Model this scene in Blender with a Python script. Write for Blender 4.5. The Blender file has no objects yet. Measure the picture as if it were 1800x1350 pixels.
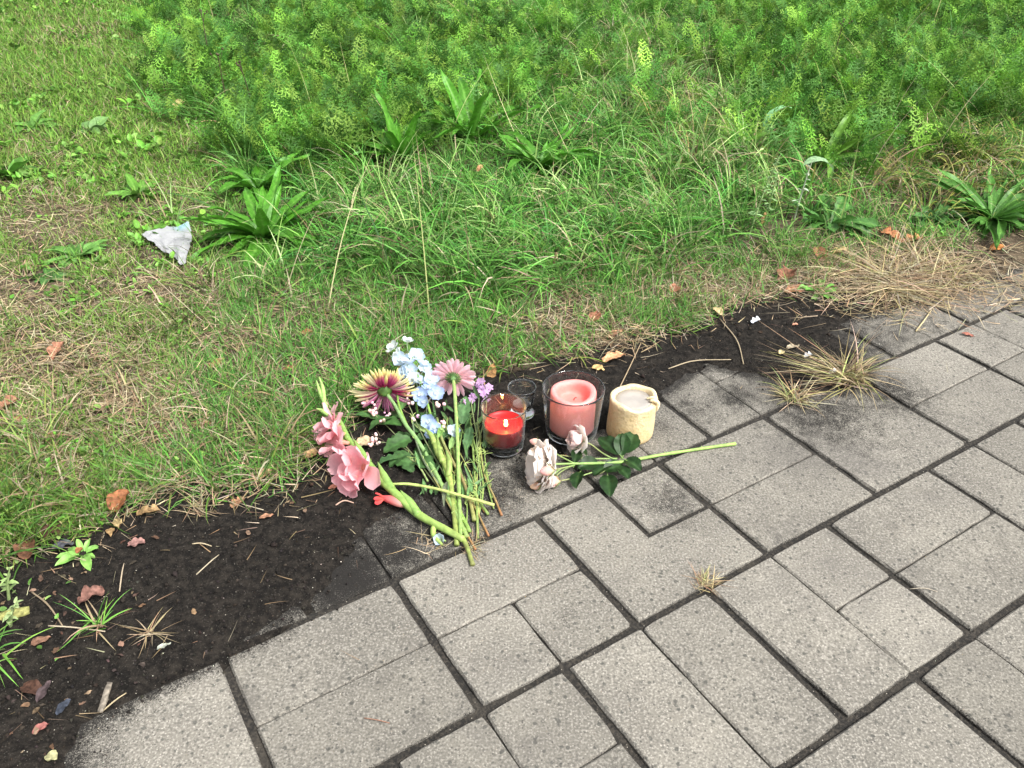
import bpy, math, random
import numpy as np
from mathutils import Vector, Matrix

# ---------------------------------------------------------------- camera, sky, sun, exposure
SC = bpy.context.scene
COL = SC.collection
H = 1.109                                   # camera height in metres
FPX = 1503.0                                # focal length for an 1800 px wide picture
PITCH = math.atan(1038 / FPX)
cam = bpy.data.cameras.new('camera')
cam.sensor_width = 36.0
cam.lens = 36.0 * FPX / 1800.0
cam.clip_start = 0.02
cam.clip_end = 500.0
camo = bpy.data.objects.new('camera', cam)
COL.objects.link(camo)
camo.location = (0, 0, H)
camo.rotation_euler = (math.pi / 2 - PITCH, 0, 0)
SC.camera = camo

SUN_EL, SUN_AZ = math.radians(54), math.radians(128)      # azimuth clockwise from +Y
wd = bpy.data.worlds.new('World')
SC.world = wd
wd.use_nodes = True
nt = wd.node_tree
bg = nt.nodes['Background']
sky = nt.nodes.new('ShaderNodeTexSky')
sky.sky_type = 'NISHITA'
sky.sun_disc = False
sky.sun_elevation = SUN_EL
sky.sun_rotation = SUN_AZ
sky.air_density = 1.0
sky.dust_density = 6.0
sky.ozone_density = 1.0
hs = nt.nodes.new('ShaderNodeHueSaturation')             # a closed cloud cover is nearly white
hs.inputs['Saturation'].default_value = 0.25
nt.links.new(sky.outputs[0], hs.inputs['Color'])
nt.links.new(hs.outputs[0], bg.inputs['Color'])
bg.inputs['Strength'].default_value = 0.085
sun = bpy.data.lights.new('sun', 'SUN')
sun.energy = 1.5
sun.angle = math.radians(16)
sun.color = (1.0, 0.96, 0.9)
suno = bpy.data.objects.new('sun', sun)
COL.objects.link(suno)
sd = Vector((math.sin(SUN_AZ) * math.cos(SUN_EL), math.cos(SUN_AZ) * math.cos(SUN_EL), math.sin(SUN_EL)))
suno.rotation_euler = (-sd).to_track_quat('-Z', 'Y').to_euler()
suno.location = (0, 0, 5)
SC.view_settings.view_transform = 'Standard'
SC.view_settings.look = 'None'
SC.view_settings.gamma = 1.0
SC.view_settings.exposure = 1.5
SC.render.filter_size = 1.15
SC.cycles.use_denoising = True
SC.cycles.max_bounces = 16
SC.cycles.diffuse_bounces = 3
SC.cycles.glossy_bounces = 3
SC.cycles.transmission_bounces = 16
SC.cycles.transparent_max_bounces = 12
SC.cycles.sample_clamp_indirect = 4.0

# ---------------------------------------------------------------- helpers: places
rng = np.random.default_rng(7)
random.seed(7)
SP, CP = math.sin(PITCH), math.cos(PITCH)


def P(u, v, z=0.0):
    """a spot of the place at height z, from where it was measured in the 1800 x 1350 photograph"""
    a = (u - 900) / FPX
    b = (v - 675) / FPX
    dy = CP - b * SP
    dz = SP + b * CP
    k = (H - z) / dz
    return np.array([a * k, dy * k, z])


def UV(x, y, z=0.0):
    d = y * CP + (H - z) * SP
    up = y * SP - (H - z) * CP
    return 900 + FPX * x / d, 675 - FPX * up / d


TH = math.radians(32.214)
CT, ST = math.cos(TH), math.sin(TH)
MA, MC, A0, C0 = 0.1330 * H, 0.1352 * H, 0.066 * H, -0.8735 * H


def AC(a, c):
    return a * CT + c * ST, a * ST - c * CT


def hash2(i, j, s):
    n = (i.astype(np.int64) * 374761393 + j.astype(np.int64) * 668265263 + s * 1274126177) & 0x7fffffff
    n = ((n ^ (n >> 13)) * 1274126177) & 0x7fffffff
    n = n ^ (n >> 16)
    return (n & 0xffff) / 65535.0


def vnoise(x, y, s=0):
    x = np.asarray(x, float)
    y = np.asarray(y, float)
    i = np.floor(x)
    j = np.floor(y)
    fx = x - i
    fy = y - j
    fx = fx * fx * (3 - 2 * fx)
    fy = fy * fy * (3 - 2 * fy)
    a = hash2(i, j, s)
    b = hash2(i + 1, j, s)
    c = hash2(i, j + 1, s)
    d = hash2(i + 1, j + 1, s)
    return (a * (1 - fx) + b * fx) * (1 - fy) + (c * (1 - fx) + d * fx) * fy


def fbm(x, y, s=0, o=4):
    t = 0
    amp = 0.5
    for k in range(o):
        t = t + amp * vnoise(x * 2 ** k + 17.3 * k, y * 2 ** k - 9.1 * k, s + k)
        amp *= 0.5
    return t


def sm(x, a, b):
    t = np.clip((x - a) / (b - a), 0, 1)
    return t * t * (3 - 2 * t)


def sdist(x, y, poly):
    """signed distance to a closed polygon, positive inside"""
    x = np.asarray(x, float)
    y = np.asarray(y, float)
    best = np.full(x.shape, 1e9)
    ins = np.zeros(x.shape, bool)
    n = len(poly)
    for k in range(n):
        x0, y0 = poly[k]
        x1, y1 = poly[(k + 1) % n]
        ex, ey = x1 - x0, y1 - y0
        t = np.clip(((x - x0) * ex + (y - y0) * ey) / (ex * ex + ey * ey + 1e-12), 0, 1)
        best = np.minimum(best, np.hypot(x - x0 - t * ex, y - y0 - t * ey))
        cr_ = ((y0 > y) != (y1 > y))
        if abs(ey) > 1e-12:
            ins ^= cr_ & (x < (x1 - x0) * (y - y0) / (y1 - y0) + x0)
    return np.where(ins, best, -best)


def gpoly(pix, closing):
    return [tuple(P(u, v)[:2]) for u, v in pix] + closing


FAR = [(40, 6.0), (60, 60), (-60, 60), (-60, -30), (-1.2, -30)]
SOIL = gpoly([(60, 1480), (118, 1400), (138, 1336), (155, 1282), (385, 1158), (500, 1096), (552, 1062), (590, 1020), (640, 950), (720, 905),
              (800, 840), (860, 815), (930, 800), (985, 790), (1050, 765), (1110, 735), (1160, 700), (1200, 672), (1250, 645), (1290, 655),
              (1350, 672), (1400, 690), (1480, 690), (1530, 675), (1535, 655), (1500, 610), (1475, 585), (1510, 560), (1590, 540),
              (1660, 520), (1730, 495), (1800, 470), (1950, 400)], FAR)
GRASS = gpoly([(-200, 1110), (-40, 1050), (50, 985), (170, 965), (240, 915), (330, 890), (430, 888), (540, 872), (600, 800), (650, 735), (720, 705),
               (850, 682), (950, 660), (1040, 640), (1130, 605), (1230, 590), (1340, 545), (1450, 520), (1600, 480), (1800, 425), (2000, 370)], FAR)


def hground(x, y):
    x = np.asarray(x, float)
    y = np.asarray(y, float)
    d = sdist(x, y, SOIL) + 0.030 * (fbm(x * 14, y * 14, 3) - 0.5) + 0.012 * (fbm(x * 60, y * 60, 5) - 0.5)
    h = -0.032 + 0.030 * sm(d, -0.05, 0.004) + 0.010 * sm(d, 0.0, 0.05) + 0.014 * sm(d, 0.05, 0.5)
    w = sm(d, -0.02, 0.03)
    h = h + w * (0.006 * (fbm(x * 40, y * 40, 11) - 0.47) + 0.007 * (fbm(x * 110, y * 110, 12, 3) - 0.44))
    h = h + sm(d, 0.15, 0.6) * 0.05 * (fbm(x * 2.2, y * 2.2, 13) - 0.47)
    return h


def hg(x, y):
    return float(hground(np.array([x]), np.array([y]))[0])


# ---------------------------------------------------------------- helpers: meshes and objects
WL = {}


def link_mesh(name, V, F, C=None, mat=None, smooth=True, attr=None):
    me = bpy.data.meshes.new(name)
    V = np.asarray(V, dtype=np.float32)
    if isinstance(F, np.ndarray):
        nf, k = F.shape
        me.vertices.add(len(V))
        me.vertices.foreach_set('co', V.ravel())
        me.loops.add(nf * k)
        me.loops.foreach_set('vertex_index', F.astype(np.int32).ravel())
        me.polygons.add(nf)
        me.polygons.foreach_set('loop_start', np.arange(0, nf * k, k, dtype=np.int32))
        me.update(calc_edges=True)
    else:
        me.from_pydata(V.tolist(), [], F)
        me.update()
    if smooth:
        me.polygons.foreach_set('use_smooth', np.ones(len(me.polygons), dtype=bool))
    if C is not None:
        a = me.color_attributes.new('col', 'FLOAT_COLOR', 'POINT')
        C = np.asarray(C, dtype=np.float32)
        if C.ndim == 1:
            C = np.tile(C, (len(V), 1))
        a.data.foreach_set('color', np.concatenate([C, np.ones((len(C), 1), np.float32)], 1).ravel())
    for k, val in (attr or {}).items():
        a = me.attributes.new(k, 'FLOAT', 'POINT')
        a.data.foreach_set('value', np.asarray(val, dtype=np.float32))
    if mat is not None:
        me.materials.append(mat)
    return me


def tag(o, label=None, cat=None, group=None, kind=None):
    if label:
        o['label'] = label
    if cat:
        o['category'] = cat
    if group:
        o['group'] = group
    if kind:
        o['kind'] = kind
    return o


def empty(name, loc, label=None, cat=None, group=None):
    o = bpy.data.objects.new(name, None)
    o.empty_display_size = 0.02
    COL.objects.link(o)
    o.location = tuple(float(q) for q in loc)
    WL[o] = np.array(loc, float)
    return tag(o, label, cat, group)


def obj(name, V, F, mat, parent=None, C=None, origin=None, smooth=True, attr=None):
    V = np.asarray(V, float)
    if parent is not None:
        L = WL[parent]
    else:
        L = np.array(origin, float) if origin is not None else np.zeros(3)
    o = bpy.data.objects.new(name, link_mesh(name, V - L, F, C, mat, smooth, attr))
    COL.objects.link(o)
    if parent is not None:
        o.parent = parent
    else:
        o.location = tuple(L)
    WL[o] = L
    return o


def inst(name, me, M, parent):
    """one more object on shared mesh data at world matrix M, child of an unrotated parent"""
    o = bpy.data.objects.new(name, me)
    COL.objects.link(o)
    o.parent = parent
    o.matrix_basis = Matrix.Translation(Vector(tuple(-WL[parent]))) @ M
    return o


def crom(pts, n):
    p = np.asarray(pts, float)
    if len(p) == 2:
        t = np.linspace(0, 1, n)[:, None]
        return p[0] * (1 - t) + p[1] * t
    q = np.vstack([2 * p[0] - p[1], p, 2 * p[-1] - p[-2]])
    s = np.linspace(0, len(p) - 1 - 1e-9, n)
    i = s.astype(int)
    t = (s - i)[:, None]
    a, b, c, d = q[i], q[i + 1], q[i + 2], q[i + 3]
    return 0.5 * (2 * b + (c - a) * t + (2 * a - 5 * b + 4 * c - d) * t ** 2 + (3 * b - a - 3 * c + d) * t ** 3)


def tube(pts, rad, n=16, k=8, flat=1.0):
    c = crom(pts, n)
    r = np.interp(np.linspace(0, 1, n), np.linspace(0, 1, len(rad)), rad) if np.ndim(rad) else np.full(n, rad)
    T = np.gradient(c, axis=0)
    T /= np.linalg.norm(T, axis=1)[:, None] + 1e-12
    up = np.array([0, 0, 1.0]) if abs(T[0][2]) < 0.9 else np.array([1.0, 0, 0])
    V = []
    N = np.cross(T[0], np.cross(up, T[0]))
    N /= np.linalg.norm(N)
    for i in range(n):
        N = N - T[i] * (N @ T[i])
        N /= np.linalg.norm(N) + 1e-12
        B = np.cross(T[i], N)
        for j in range(k):
            an = 2 * math.pi * j / k
            V.append(c[i] + r[i] * (math.cos(an) * N * flat + math.sin(an) * B))
    F = []
    for i in range(n - 1):
        for j in range(k):
            F.append((i * k + j, i * k + (j + 1) % k, (i + 1) * k + (j + 1) % k, (i + 1) * k + j))
    F.append(tuple(range(k))[::-1])
    F.append(tuple((n - 1) * k + j for j in range(k)))
    return np.array(V), F


def ramp(t, stops):
    ts = [s[0] for s in stops]
    return np.stack([np.interp(t, ts, [s[1][q] for s in stops]) for q in range(3)], 1)


def tubec(pts, rad, stops, n=16, k=8, jit=0.0):
    V, F = tube(pts, rad, n, k)
    t = np.repeat(np.linspace(0, 1, n), k)
    C = ramp(t, stops)
    if jit:
        C = C * (1 + jit * (rng.random((len(C), 1)) - 0.5))
    return V, F, C


def lathe(prof, k=48, c=(0, 0, 0), jit=None):
    """prof: list of (radius, z); closed onto the axis where radius is 0"""
    V = []
    F = []
    rows = []
    for (r, z) in prof:
        if r < 1e-6:
            rows.append([len(V)])
            V.append((c[0], c[1], c[2] + z))
        else:
            rows.append(list(range(len(V), len(V) + k)))
            for j in range(k):
                an = 2 * math.pi * j / k
                V.append((c[0] + r * math.cos(an), c[1] + r * math.sin(an), c[2] + z))
    for a, b in zip(rows[:-1], rows[1:]):
        for j in range(k):
            j2 = (j + 1) % k
            if len(a) == 1:
                F.append((a[0], b[j2], b[j]))
            elif len(b) == 1:
                F.append((a[j], a[j2], b[0]))
            else:
                F.append((a[j], a[j2], b[j2], b[j]))
    return np.array(V), F


def sheet(L, W, prof, nu=8, nv=5, bend=0.0, b0=0.0, cup=0.0, ruffle=0.0, rk=3.0, fold=0.0, seed=0, tipcup=0.0):
    """a petal or leaf blade: base at the origin, along +Y, width in X, face towards +Z. prof(t) -> half width 0..1"""
    r = np.random.default_rng(seed)
    ph = r.random() * 6.28
    t = np.linspace(0, 1, nu)
    ang = b0 + bend * t
    ds = L / (nu - 1)
    y = np.concatenate([[0], np.cumsum(np.cos((ang[1:] + ang[:-1]) / 2) * ds)])
    z = np.concatenate([[0], np.cumsum(np.sin((ang[1:] + ang[:-1]) / 2) * ds)])
    V = []
    T = []
    for i in range(nu):
        w = W * 0.5 * prof(t[i])
        for j in range(nv):
            s = -1 + 2 * j / (nv - 1)
            off = cup * W * s * s * (0.3 + 0.7 * t[i]) + fold * W * abs(s) * prof(t[i]) + ruffle * L * math.sin(rk * t[i] * 6.28 + ph + (1.6 if s < 0 else 0)) * abs(s) ** 1.5 * t[i] + tipcup * L * t[i] ** 3 * (1 - s * s)
            V.append((w * s, y[i] - math.sin(ang[i]) * off, z[i] + math.cos(ang[i]) * off))
            T.append((t[i], s))
    F = [(i * nv + j, i * nv + j + 1, (i + 1) * nv + j + 1, (i + 1) * nv + j) for i in range(nu - 1) for j in range(nv - 1)]
    return np.array(V), F, np.array(T)


def orient(n, up=(0, 0, 1)):
    n = Vector(tuple(n)).normalized()
    x = Vector(tuple(up)).cross(n)
    if x.length < 1e-4:
        x = Vector((1, 0, 0))
    x.normalize()
    y = n.cross(x)
    return Matrix((x, y, n)).transposed()          # columns x, y, n


def petal_M(C, n, phi, tilt, r0=0.0, lift=0.0, roll=0.0, scale=1.0):
    R = orient(n)
    rad = R @ Vector((math.cos(phi), math.sin(phi), 0))
    nn = R @ Vector((0, 0, 1))
    Y = nn * math.cos(tilt) + rad * math.sin(tilt)
    Z = -rad * math.cos(tilt) + nn * math.sin(tilt)
    X = Y.cross(Z)
    Q = Matrix((X, Y, Z)).transposed() @ Matrix.Rotation(roll, 3, 'Y')
    M = Q.to_4x4() @ Matrix.Scale(scale, 4)
    M.translation = Vector(tuple(C)) + rad * r0 + nn * lift
    return M


def dir_M(loc, Y, up=(0, 0, 1), roll=0.0, scale=1.0):
    """leaf placed at loc, growing along Y with its face as near to up as can be"""
    Y = Vector(tuple(Y)).normalized()
    X = Y.cross(Vector(tuple(up)))
    if X.length < 1e-4:
        X = Vector((1, 0, 0))
    X.normalize()
    Z = X.cross(Y)
    Q = Matrix((X, Y, Z)).transposed() @ Matrix.Rotation(roll, 3, 'Y')
    M = Q.to_4x4() @ Matrix.Scale(scale, 4)
    M.translation = Vector(tuple(loc))
    return M


def xf(M, V):
    A = np.array(M)
    return V @ A[:3, :3].T + A[:3, 3]


# ---------------------------------------------------------------- materials
def newmat(name):
    m = bpy.data.materials.new(name)
    m.use_nodes = True
    return m, m.node_tree, m.node_tree.nodes['Principled BSDF']


def N(nt, t, **kw):
    n = nt.nodes.new(t)
    for k, v in kw.items():
        if k in n.inputs:
            n.inputs[k].default_value = v
        else:
            setattr(n, k, v)
    return n


def mixc(nt, fac, a, b, mode='MIX'):
    m = nt.nodes.new('ShaderNodeMix')
    m.data_type = 'RGBA'
    m.blend_type = mode
    for key, val in ((0, fac), (6, a), (7, b)):
        if hasattr(val, 'is_linked'):
            nt.links.new(val, m.inputs[key])
        else:
            m.inputs[key].default_value = val if key == 0 else (*val, 1)
    return m.outputs[2]


def rampf(nt, src, lo, hi, a=0.0, b=1.0, smooth=True):
    m = nt.nodes.new('ShaderNodeMapRange')
    m.interpolation_type = 'SMOOTHSTEP' if smooth else 'LINEAR'
    nt.links.new(src, m.inputs[0])
    for k, v in zip((1, 2, 3, 4), (lo, hi, a, b)):
        m.inputs[k].default_value = v
    return m.outputs[0]


def mathn(nt, op, a, b=None):
    m = nt.nodes.new('ShaderNodeMath')
    m.operation = op
    for k, v in ((0, a), (1, b)):
        if v is None:
            continue
        if hasattr(v, 'is_linked'):
            nt.links.new(v, m.inputs[k])
        else:
            m.inputs[k].default_value = v
    return m.outputs[0]


def plant_mat(name, rough=0.5, trans=0.3, spec=0.4, nscale=120.0, namp=0.35, stripes=0.0, bump=0.0, sheen=0.0):
    """leaf and petal tissue: colour from the 'col' attribute, a little grain, some light through it"""
    m, nt, b = newmat(name)
    at = N(nt, 'ShaderNodeAttribute', attribute_name='col')
    geo = nt.nodes.new('ShaderNodeNewGeometry')
    colr = at.outputs['Color']
    if namp:
        nz = N(nt, 'ShaderNodeTexNoise', Scale=nscale, Detail=2.0)
        nt.links.new(geo.outputs['Position'], nz.inputs['Vector'])
        f = rampf(nt, nz.outputs[0], 0.3, 0.7, 1 - namp, 1 + namp, False)
        vm = nt.nodes.new('ShaderNodeVectorMath')
        vm.operation = 'SCALE'
        nt.links.new(at.outputs['Color'], vm.inputs[0])
        nt.links.new(f, vm.inputs['Scale'])
        colr = vm.outputs[0]
    nt.links.new(colr, b.inputs['Base Color'])
    b.inputs['Roughness'].default_value = rough
    b.inputs['Specular IOR Level'].default_value = spec
    if bump:
        bp = N(nt, 'ShaderNodeBump', Strength=bump, Distance=0.001)
        nt.links.new(nz.outputs[0], bp.inputs['Height'])
        nt.links.new(bp.outputs[0], b.inputs['Normal'])
    if trans:
        tr = nt.nodes.new('ShaderNodeBsdfTranslucent')
        nt.links.new(colr, tr.inputs['Color'])
        mx = nt.nodes.new('ShaderNodeMixShader')
        mx.inputs[0].default_value = trans
        nt.links.new(b.outputs[0], mx.inputs[1])
        nt.links.new(tr.outputs[0], mx.inputs[2])
        nt.links.new(mx.outputs[0], nt.nodes['Material Output'].inputs['Surface'])
    return m


M_GRASS = plant_mat('grass_blade', 0.55, 0.25, 0.18, 0, 0)
M_STRAW = plant_mat('dry_straw', 0.8, 0.10, 0.15, 0, 0)
M_LEAF = plant_mat('leaf', 0.42, 0.22, 0.28, 90, 0.28, bump=0.25)
M_DEAD = plant_mat('dead_leaf', 0.7, 0.12, 0.25, 160, 0.45, bump=0.6)
M_PETAL = plant_mat('petal', 0.6, 0.42, 0.2, 200, 0.06)
M_STEM = plant_mat('stem', 0.5, 0.0, 0.3, 110, 0.22, bump=0.15)
M_BITS = plant_mat('crumbs', 0.9, 0.0, 0.2, 0, 0)


def ground_mat():
    m, nt, b = newmat('earth')
    geo = nt.nodes.new('ShaderNodeNewGeometry')
    pos = geo.outputs['Position']
    dk = N(nt, 'ShaderNodeAttribute', attribute_name='dark').outputs['Fac']
    gr = N(nt, 'ShaderNodeAttribute', attribute_name='green').outputs['Fac']

    def noise(s, d=2.5, r=0.6):
        n = N(nt, 'ShaderNodeTexNoise', Scale=s, Detail=d, Roughness=r)
        nt.links.new(pos, n.inputs['Vector'])
        return n.outputs[0]
    n1, n2, n3 = noise(9), noise(70), noise(320, 3)
    brown = mixc(nt, rampf(nt, n1, 0.35, 0.65), (0.045, 0.034, 0.024), (0.105, 0.082, 0.055))
    brown = mixc(nt, rampf(nt, n2, 0.42, 0.68), brown, (0.15, 0.118, 0.08))
    soil = mixc(nt, rampf(nt, n2, 0.35, 0.7), (0.0080, 0.0072, 0.0064), (0.025, 0.0215, 0.0178))
    soil = mixc(nt, rampf(nt, n3, 0.60, 0.72), soil, (0.075, 0.068, 0.058))
    d2 = mathn(nt, 'ADD', dk, mathn(nt, 'MULTIPLY', mathn(nt, 'SUBTRACT', n2, 0.5), 0.9))
    c = mixc(nt, rampf(nt, d2, 0.3, 0.7), brown, soil)
    c = mixc(nt, rampf(nt, gr, 0.2, 1.0, 0.0, 0.85), c, (0.048, 0.066, 0.018))
    vo = N(nt, 'ShaderNodeTexVoronoi', Scale=210.0)
    nt.links.new(pos, vo.inputs['Vector'])
    sp = mathn(nt, 'MULTIPLY', rampf(nt, vo.outputs['Distance'], 0.22, 0.12), rampf(nt, vo.outputs['Color'], 0.86, 0.9))
    c = mixc(nt, sp, c, (0.42, 0.39, 0.33))
    nt.links.new(c, b.inputs['Base Color'])
    b.inputs['Roughness'].default_value = 0.95
    b.inputs['Specular IOR Level'].default_value = 0.15
    hgt = mathn(nt, 'ADD', n2, mathn(nt, 'MULTIPLY', n3, 0.6))
    bp = N(nt, 'ShaderNodeBump', Strength=0.9, Distance=0.006)
    nt.links.new(hgt, bp.inputs['Height'])
    nt.links.new(bp.outputs[0], b.inputs['Normal'])
    return m


def concrete_mat():
    m, nt, b = newmat('washed_concrete')
    geo = nt.nodes.new('ShaderNodeNewGeometry')
    pos = geo.outputs['Position']
    st = N(nt, 'ShaderNodeAttribute', attribute_name='stain').outputs['Fac']
    tn = N(nt, 'ShaderNodeAttribute', attribute_name='tone').outputs['Fac']

    def noise(s, d=2.0, r=0.6):
        n = N(nt, 'ShaderNodeTexNoise', Scale=s, Detail=d, Roughness=r)
        nt.links.new(pos, n.inputs['Vector'])
        return n.outputs[0]

    def voro(s, sz0, sz1, keep):
        v = N(nt, 'ShaderNodeTexVoronoi', Scale=s)
        nt.links.new(pos, v.inputs['Vector'])
        sep = nt.nodes.new('ShaderNodeSeparateColor')
        nt.links.new(v.outputs['Color'], sep.inputs[0])
        return mathn(nt, 'MULTIPLY', rampf(nt, v.outputs['Distance'], sz1, sz0), rampf(nt, sep.outputs[0], keep, keep + 0.05)), sep.outputs[1]
    n0, n1, n2, n3 = noise(5), noise(26), noise(260, 1, 0.5), noise(600, 1, 0.6)
    c = mixc(nt, rampf(nt, n0, 0.3, 0.7), (0.156, 0.147, 0.127), (0.216, 0.204, 0.174))
    c = mixc(nt, rampf(nt, n1, 0.35, 0.75, 0.0, 0.6), c, (0.165, 0.156, 0.136))
    c = mixc(nt, rampf(nt, n2, 0.52, 0.68, 0.0, 0.42), c, (0.40, 0.38, 0.338))
    c = mixc(nt, rampf(nt, n2, 0.46, 0.32, 0.0, 0.55), c, (0.085, 0.081, 0.074))
    g1, r1 = voro(240, 0.20, 0.36, 0.62)
    c = mixc(nt, mathn(nt, 'MULTIPLY', g1, 0.5), c, (0.45, 0.425, 0.378))
    g2, r2 = voro(190, 0.18, 0.34, 0.78)
    c = mixc(nt, mathn(nt, 'MULTIPLY', g2, 0.8), c, (0.06, 0.057, 0.053))
    g3, r3 = voro(85, 0.20, 0.36, 0.58)
    pit = mathn(nt, 'MULTIPLY', g3, rampf(nt, noise(150), 0.32, 0.52))
    c = mixc(nt, mathn(nt, 'MULTIPLY', pit, 0.72), c, (0.05, 0.052, 0.047))
    n4 = noise(2.3, 4, 0.65)
    c = mixc(nt, rampf(nt, n4, 0.50, 0.70, 0.0, 0.5), c, (0.115, 0.108, 0.100))
    c = mixc(nt, rampf(nt, noise(11, 3), 0.56, 0.72, 0.0, 0.32), c, (0.095, 0.088, 0.080))
    vm = nt.nodes.new('ShaderNodeVectorMath')
    vm.operation = 'SCALE'
    nt.links.new(c, vm.inputs[0])
    nt.links.new(tn, vm.inputs['Scale'])
    c = vm.outputs[0]
    # dirt washed over the slabs from the bank of soil and along the joints
    d2 = mathn(nt, 'ADD', st, mathn(nt, 'MULTIPLY', mathn(nt, 'SUBTRACT', noise(38), 0.5), 0.9))
    d2 = mathn(nt, 'ADD', d2, mathn(nt, 'MULTIPLY', mathn(nt, 'SUBTRACT', n3, 0.5), 1.7))
    c = mixc(nt, rampf(nt, d2, 0.22, 0.95, 0.0, 0.98), c, (0.0125, 0.0115, 0.0105))
    nt.links.new(c, b.inputs['Base Color'])
    b.inputs['Roughness'].default_value = 0.88
    b.inputs['Specular IOR Level'].default_value = 0.25
    bp = N(nt, 'ShaderNodeBump', Strength=0.6, Distance=0.0022)
    nt.links.new(n2, bp.inputs['Height'])
    nt.links.new(bp.outputs[0], b.inputs['Normal'])
    return m


M_EARTH = ground_mat()
M_CONC = concrete_mat()


def joint_mat():
    m, nt, b = newmat('joint_dirt')
    geo = nt.nodes.new('ShaderNodeNewGeometry')
    n1 = N(nt, 'ShaderNodeTexNoise', Scale=220.0, Detail=4.0)
    n2 = N(nt, 'ShaderNodeTexNoise', Scale=12.0, Detail=3.0)
    vo = N(nt, 'ShaderNodeTexVoronoi', Scale=260.0)
    for n in (n1, n2, vo):
        nt.links.new(geo.outputs['Position'], n.inputs['Vector'])
    c = mixc(nt, rampf(nt, n1.outputs[0], 0.4, 0.7), (0.012, 0.011, 0.0095), (0.046, 0.040, 0.032))
    c = mixc(nt, rampf(nt, n2.outputs[0], 0.5, 0.8, 0, 0.5), c, (0.075, 0.066, 0.052))
    sp = mathn(nt, 'MULTIPLY', rampf(nt, vo.outputs['Distance'], 0.28, 0.16), rampf(nt, vo.outputs['Color'], 0.82, 0.86))
    c = mixc(nt, sp, c, (0.36, 0.33, 0.28))
    nt.links.new(c, b.inputs['Base Color'])
    b.inputs['Roughness'].default_value = 0.95
    bp = N(nt, 'ShaderNodeBump', Strength=0.9, Distance=0.004)
    nt.links.new(n1.outputs[0], bp.inputs['Height'])
    nt.links.new(bp.outputs[0], b.inputs['Normal'])
    return m


M_JOINT = joint_mat()

# ---------------------------------------------------------------- the ground: one sheet
ga = np.concatenate([[-60, -30, -14, -7, -4, -2.6], np.arange(-2.0, -0.7, 0.04), np.arange(-0.7, 2.5, 0.0105), np.arange(2.5, 8.0, 0.08), [9, 12, 20, 40, 70]])
gc = np.concatenate([[-70, -40, -20, -12, -9], np.arange(-8, -2.4, 0.08), np.arange(-2.4, -1.45, 0.03), np.arange(-1.45, -0.80, 0.0095), np.arange(-0.80, 0.3, 0.1), [1, 3, 8, 20, 40]])
AA, CC = np.meshgrid(ga, gc, indexing='ij')
gx, gy = AC(AA.ravel(), CC.ravel())
gz = hground(gx, gy)
dG = sdist(gx, gy, GRASS) + 0.10 * (fbm(gx * 9, gy * 9, 21) - 0.5)
gu0, gv0 = UV(gx, np.maximum(gy, 0.2))
dark = (1 - sm(dG, -0.01, 0.09)) * (1 - 0.75 * sm(gu0, 1480, 1640)) * (1 - .25 * sm(gv0, 1080, 1300) * (1 - sm(gu0, 60, 260)))
dist = np.hypot(gx, gy)
gu, gv = UV(gx, np.maximum(gy, 0.2))
green = np.maximum(sm(dist, 2.0, 4.0) * sm(dG, 0.1, 0.5) * 1.0, sm(dist, 8, 12))
na, nc = len(ga), len(gc)
idx = np.arange(na * nc).reshape(na, nc)
gf = np.stack([idx[:-1, :-1], idx[:-1, 1:], idx[1:, 1:], idx[1:, :-1]], -1).reshape(-1, 4)[:, ::-1]
go = obj('ground', np.stack([gx, gy, gz], 1), gf, M_EARTH, attr={'dark': dark, 'green': green})
tag(go, 'dark soil and brown earth bank beside the paving', 'ground', kind='structure')

# ---------------------------------------------------------------- the pavement: joint bed and pavers
ja = np.arange(-1.0, 3.6, 0.02)
jc = np.arange(-1.62, 0.35, 0.02)
JA, JC = np.meshgrid(ja, jc, indexing='ij')
jx, jy = AC(JA.ravel(), JC.ravel())
jz = -0.0075 + 0.005 * (fbm(jx * 45, jy * 45, 31) - 0.47)
ji = np.arange(len(ja) * len(jc)).reshape(len(ja), len(jc))
jf = np.stack([ji[:-1, :-1], ji[:-1, 1:], ji[1:, 1:], ji[1:, :-1]], -1).reshape(-1, 4)[:, ::-1]
pave = obj('pavement', np.stack([jx, jy, jz], 1), jf, M_JOINT)
tag(pave, 'grey concrete slab pavement with dark dirt filled joints', 'pavement', kind='structure')

STAINS = [(1180, 880, 0.085, 0.62), (1440, 722, 0.17, 0.78), (1560, 690, 0.12, 0.8), (1250, 1010, 0.03, 0.4), (1730, 590, 0.12, 0.35), (180, 1330, 0.05, 0.5), (1335, 735, .05, .5), (1540, 730, .07, .5), (1000, 1075, .05, .22), (1420, 980, .07, .2)]
# these lie on the first row only, behind the long joint
STAINS0 = [(600, 1010, .14, 1.15), (690, 965, .10, 1.0), (770, 915, .11, .95), (850, 870, .10, .9), (930, 835, .08, .85), (1000, 810, .06, .8), (1070, 785, .06, .75), (1150, 750, .05, .6), (1215, 715, .06, .65), (1290, 695, .07, .8), (1255, 735, .04, .45),
           (1490, 600, .15, .8), (1560, 590, .12, .6), (1640, 575, .10, .5), (1420, 680, .14, .95), (1540, 640, .08, .8)]
SW = [(P(u, v)[:2], r, s, 0) for u, v, r, s in STAINS] + [(P(u, v)[:2], r, s, 1) for u, v, r, s in STAINS0]


def stain_at(x, y):
    d = sdist(x, y, SOIL)
    s = 0.97 * sm(d, -0.05, 0.02)
    back = sm(C0 - (x * ST - y * CT), -.012, .008)
    for (p, r, k, g) in SW:
        s = np.maximum(s, k * np.exp(-((x - p[0]) ** 2 + (y - p[1]) ** 2) / (r * r)) * (back if g else 1))
    return s


def joints(c):
    return 0.5 * 0.0120 if c else 0.5 * 0.0022


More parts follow.
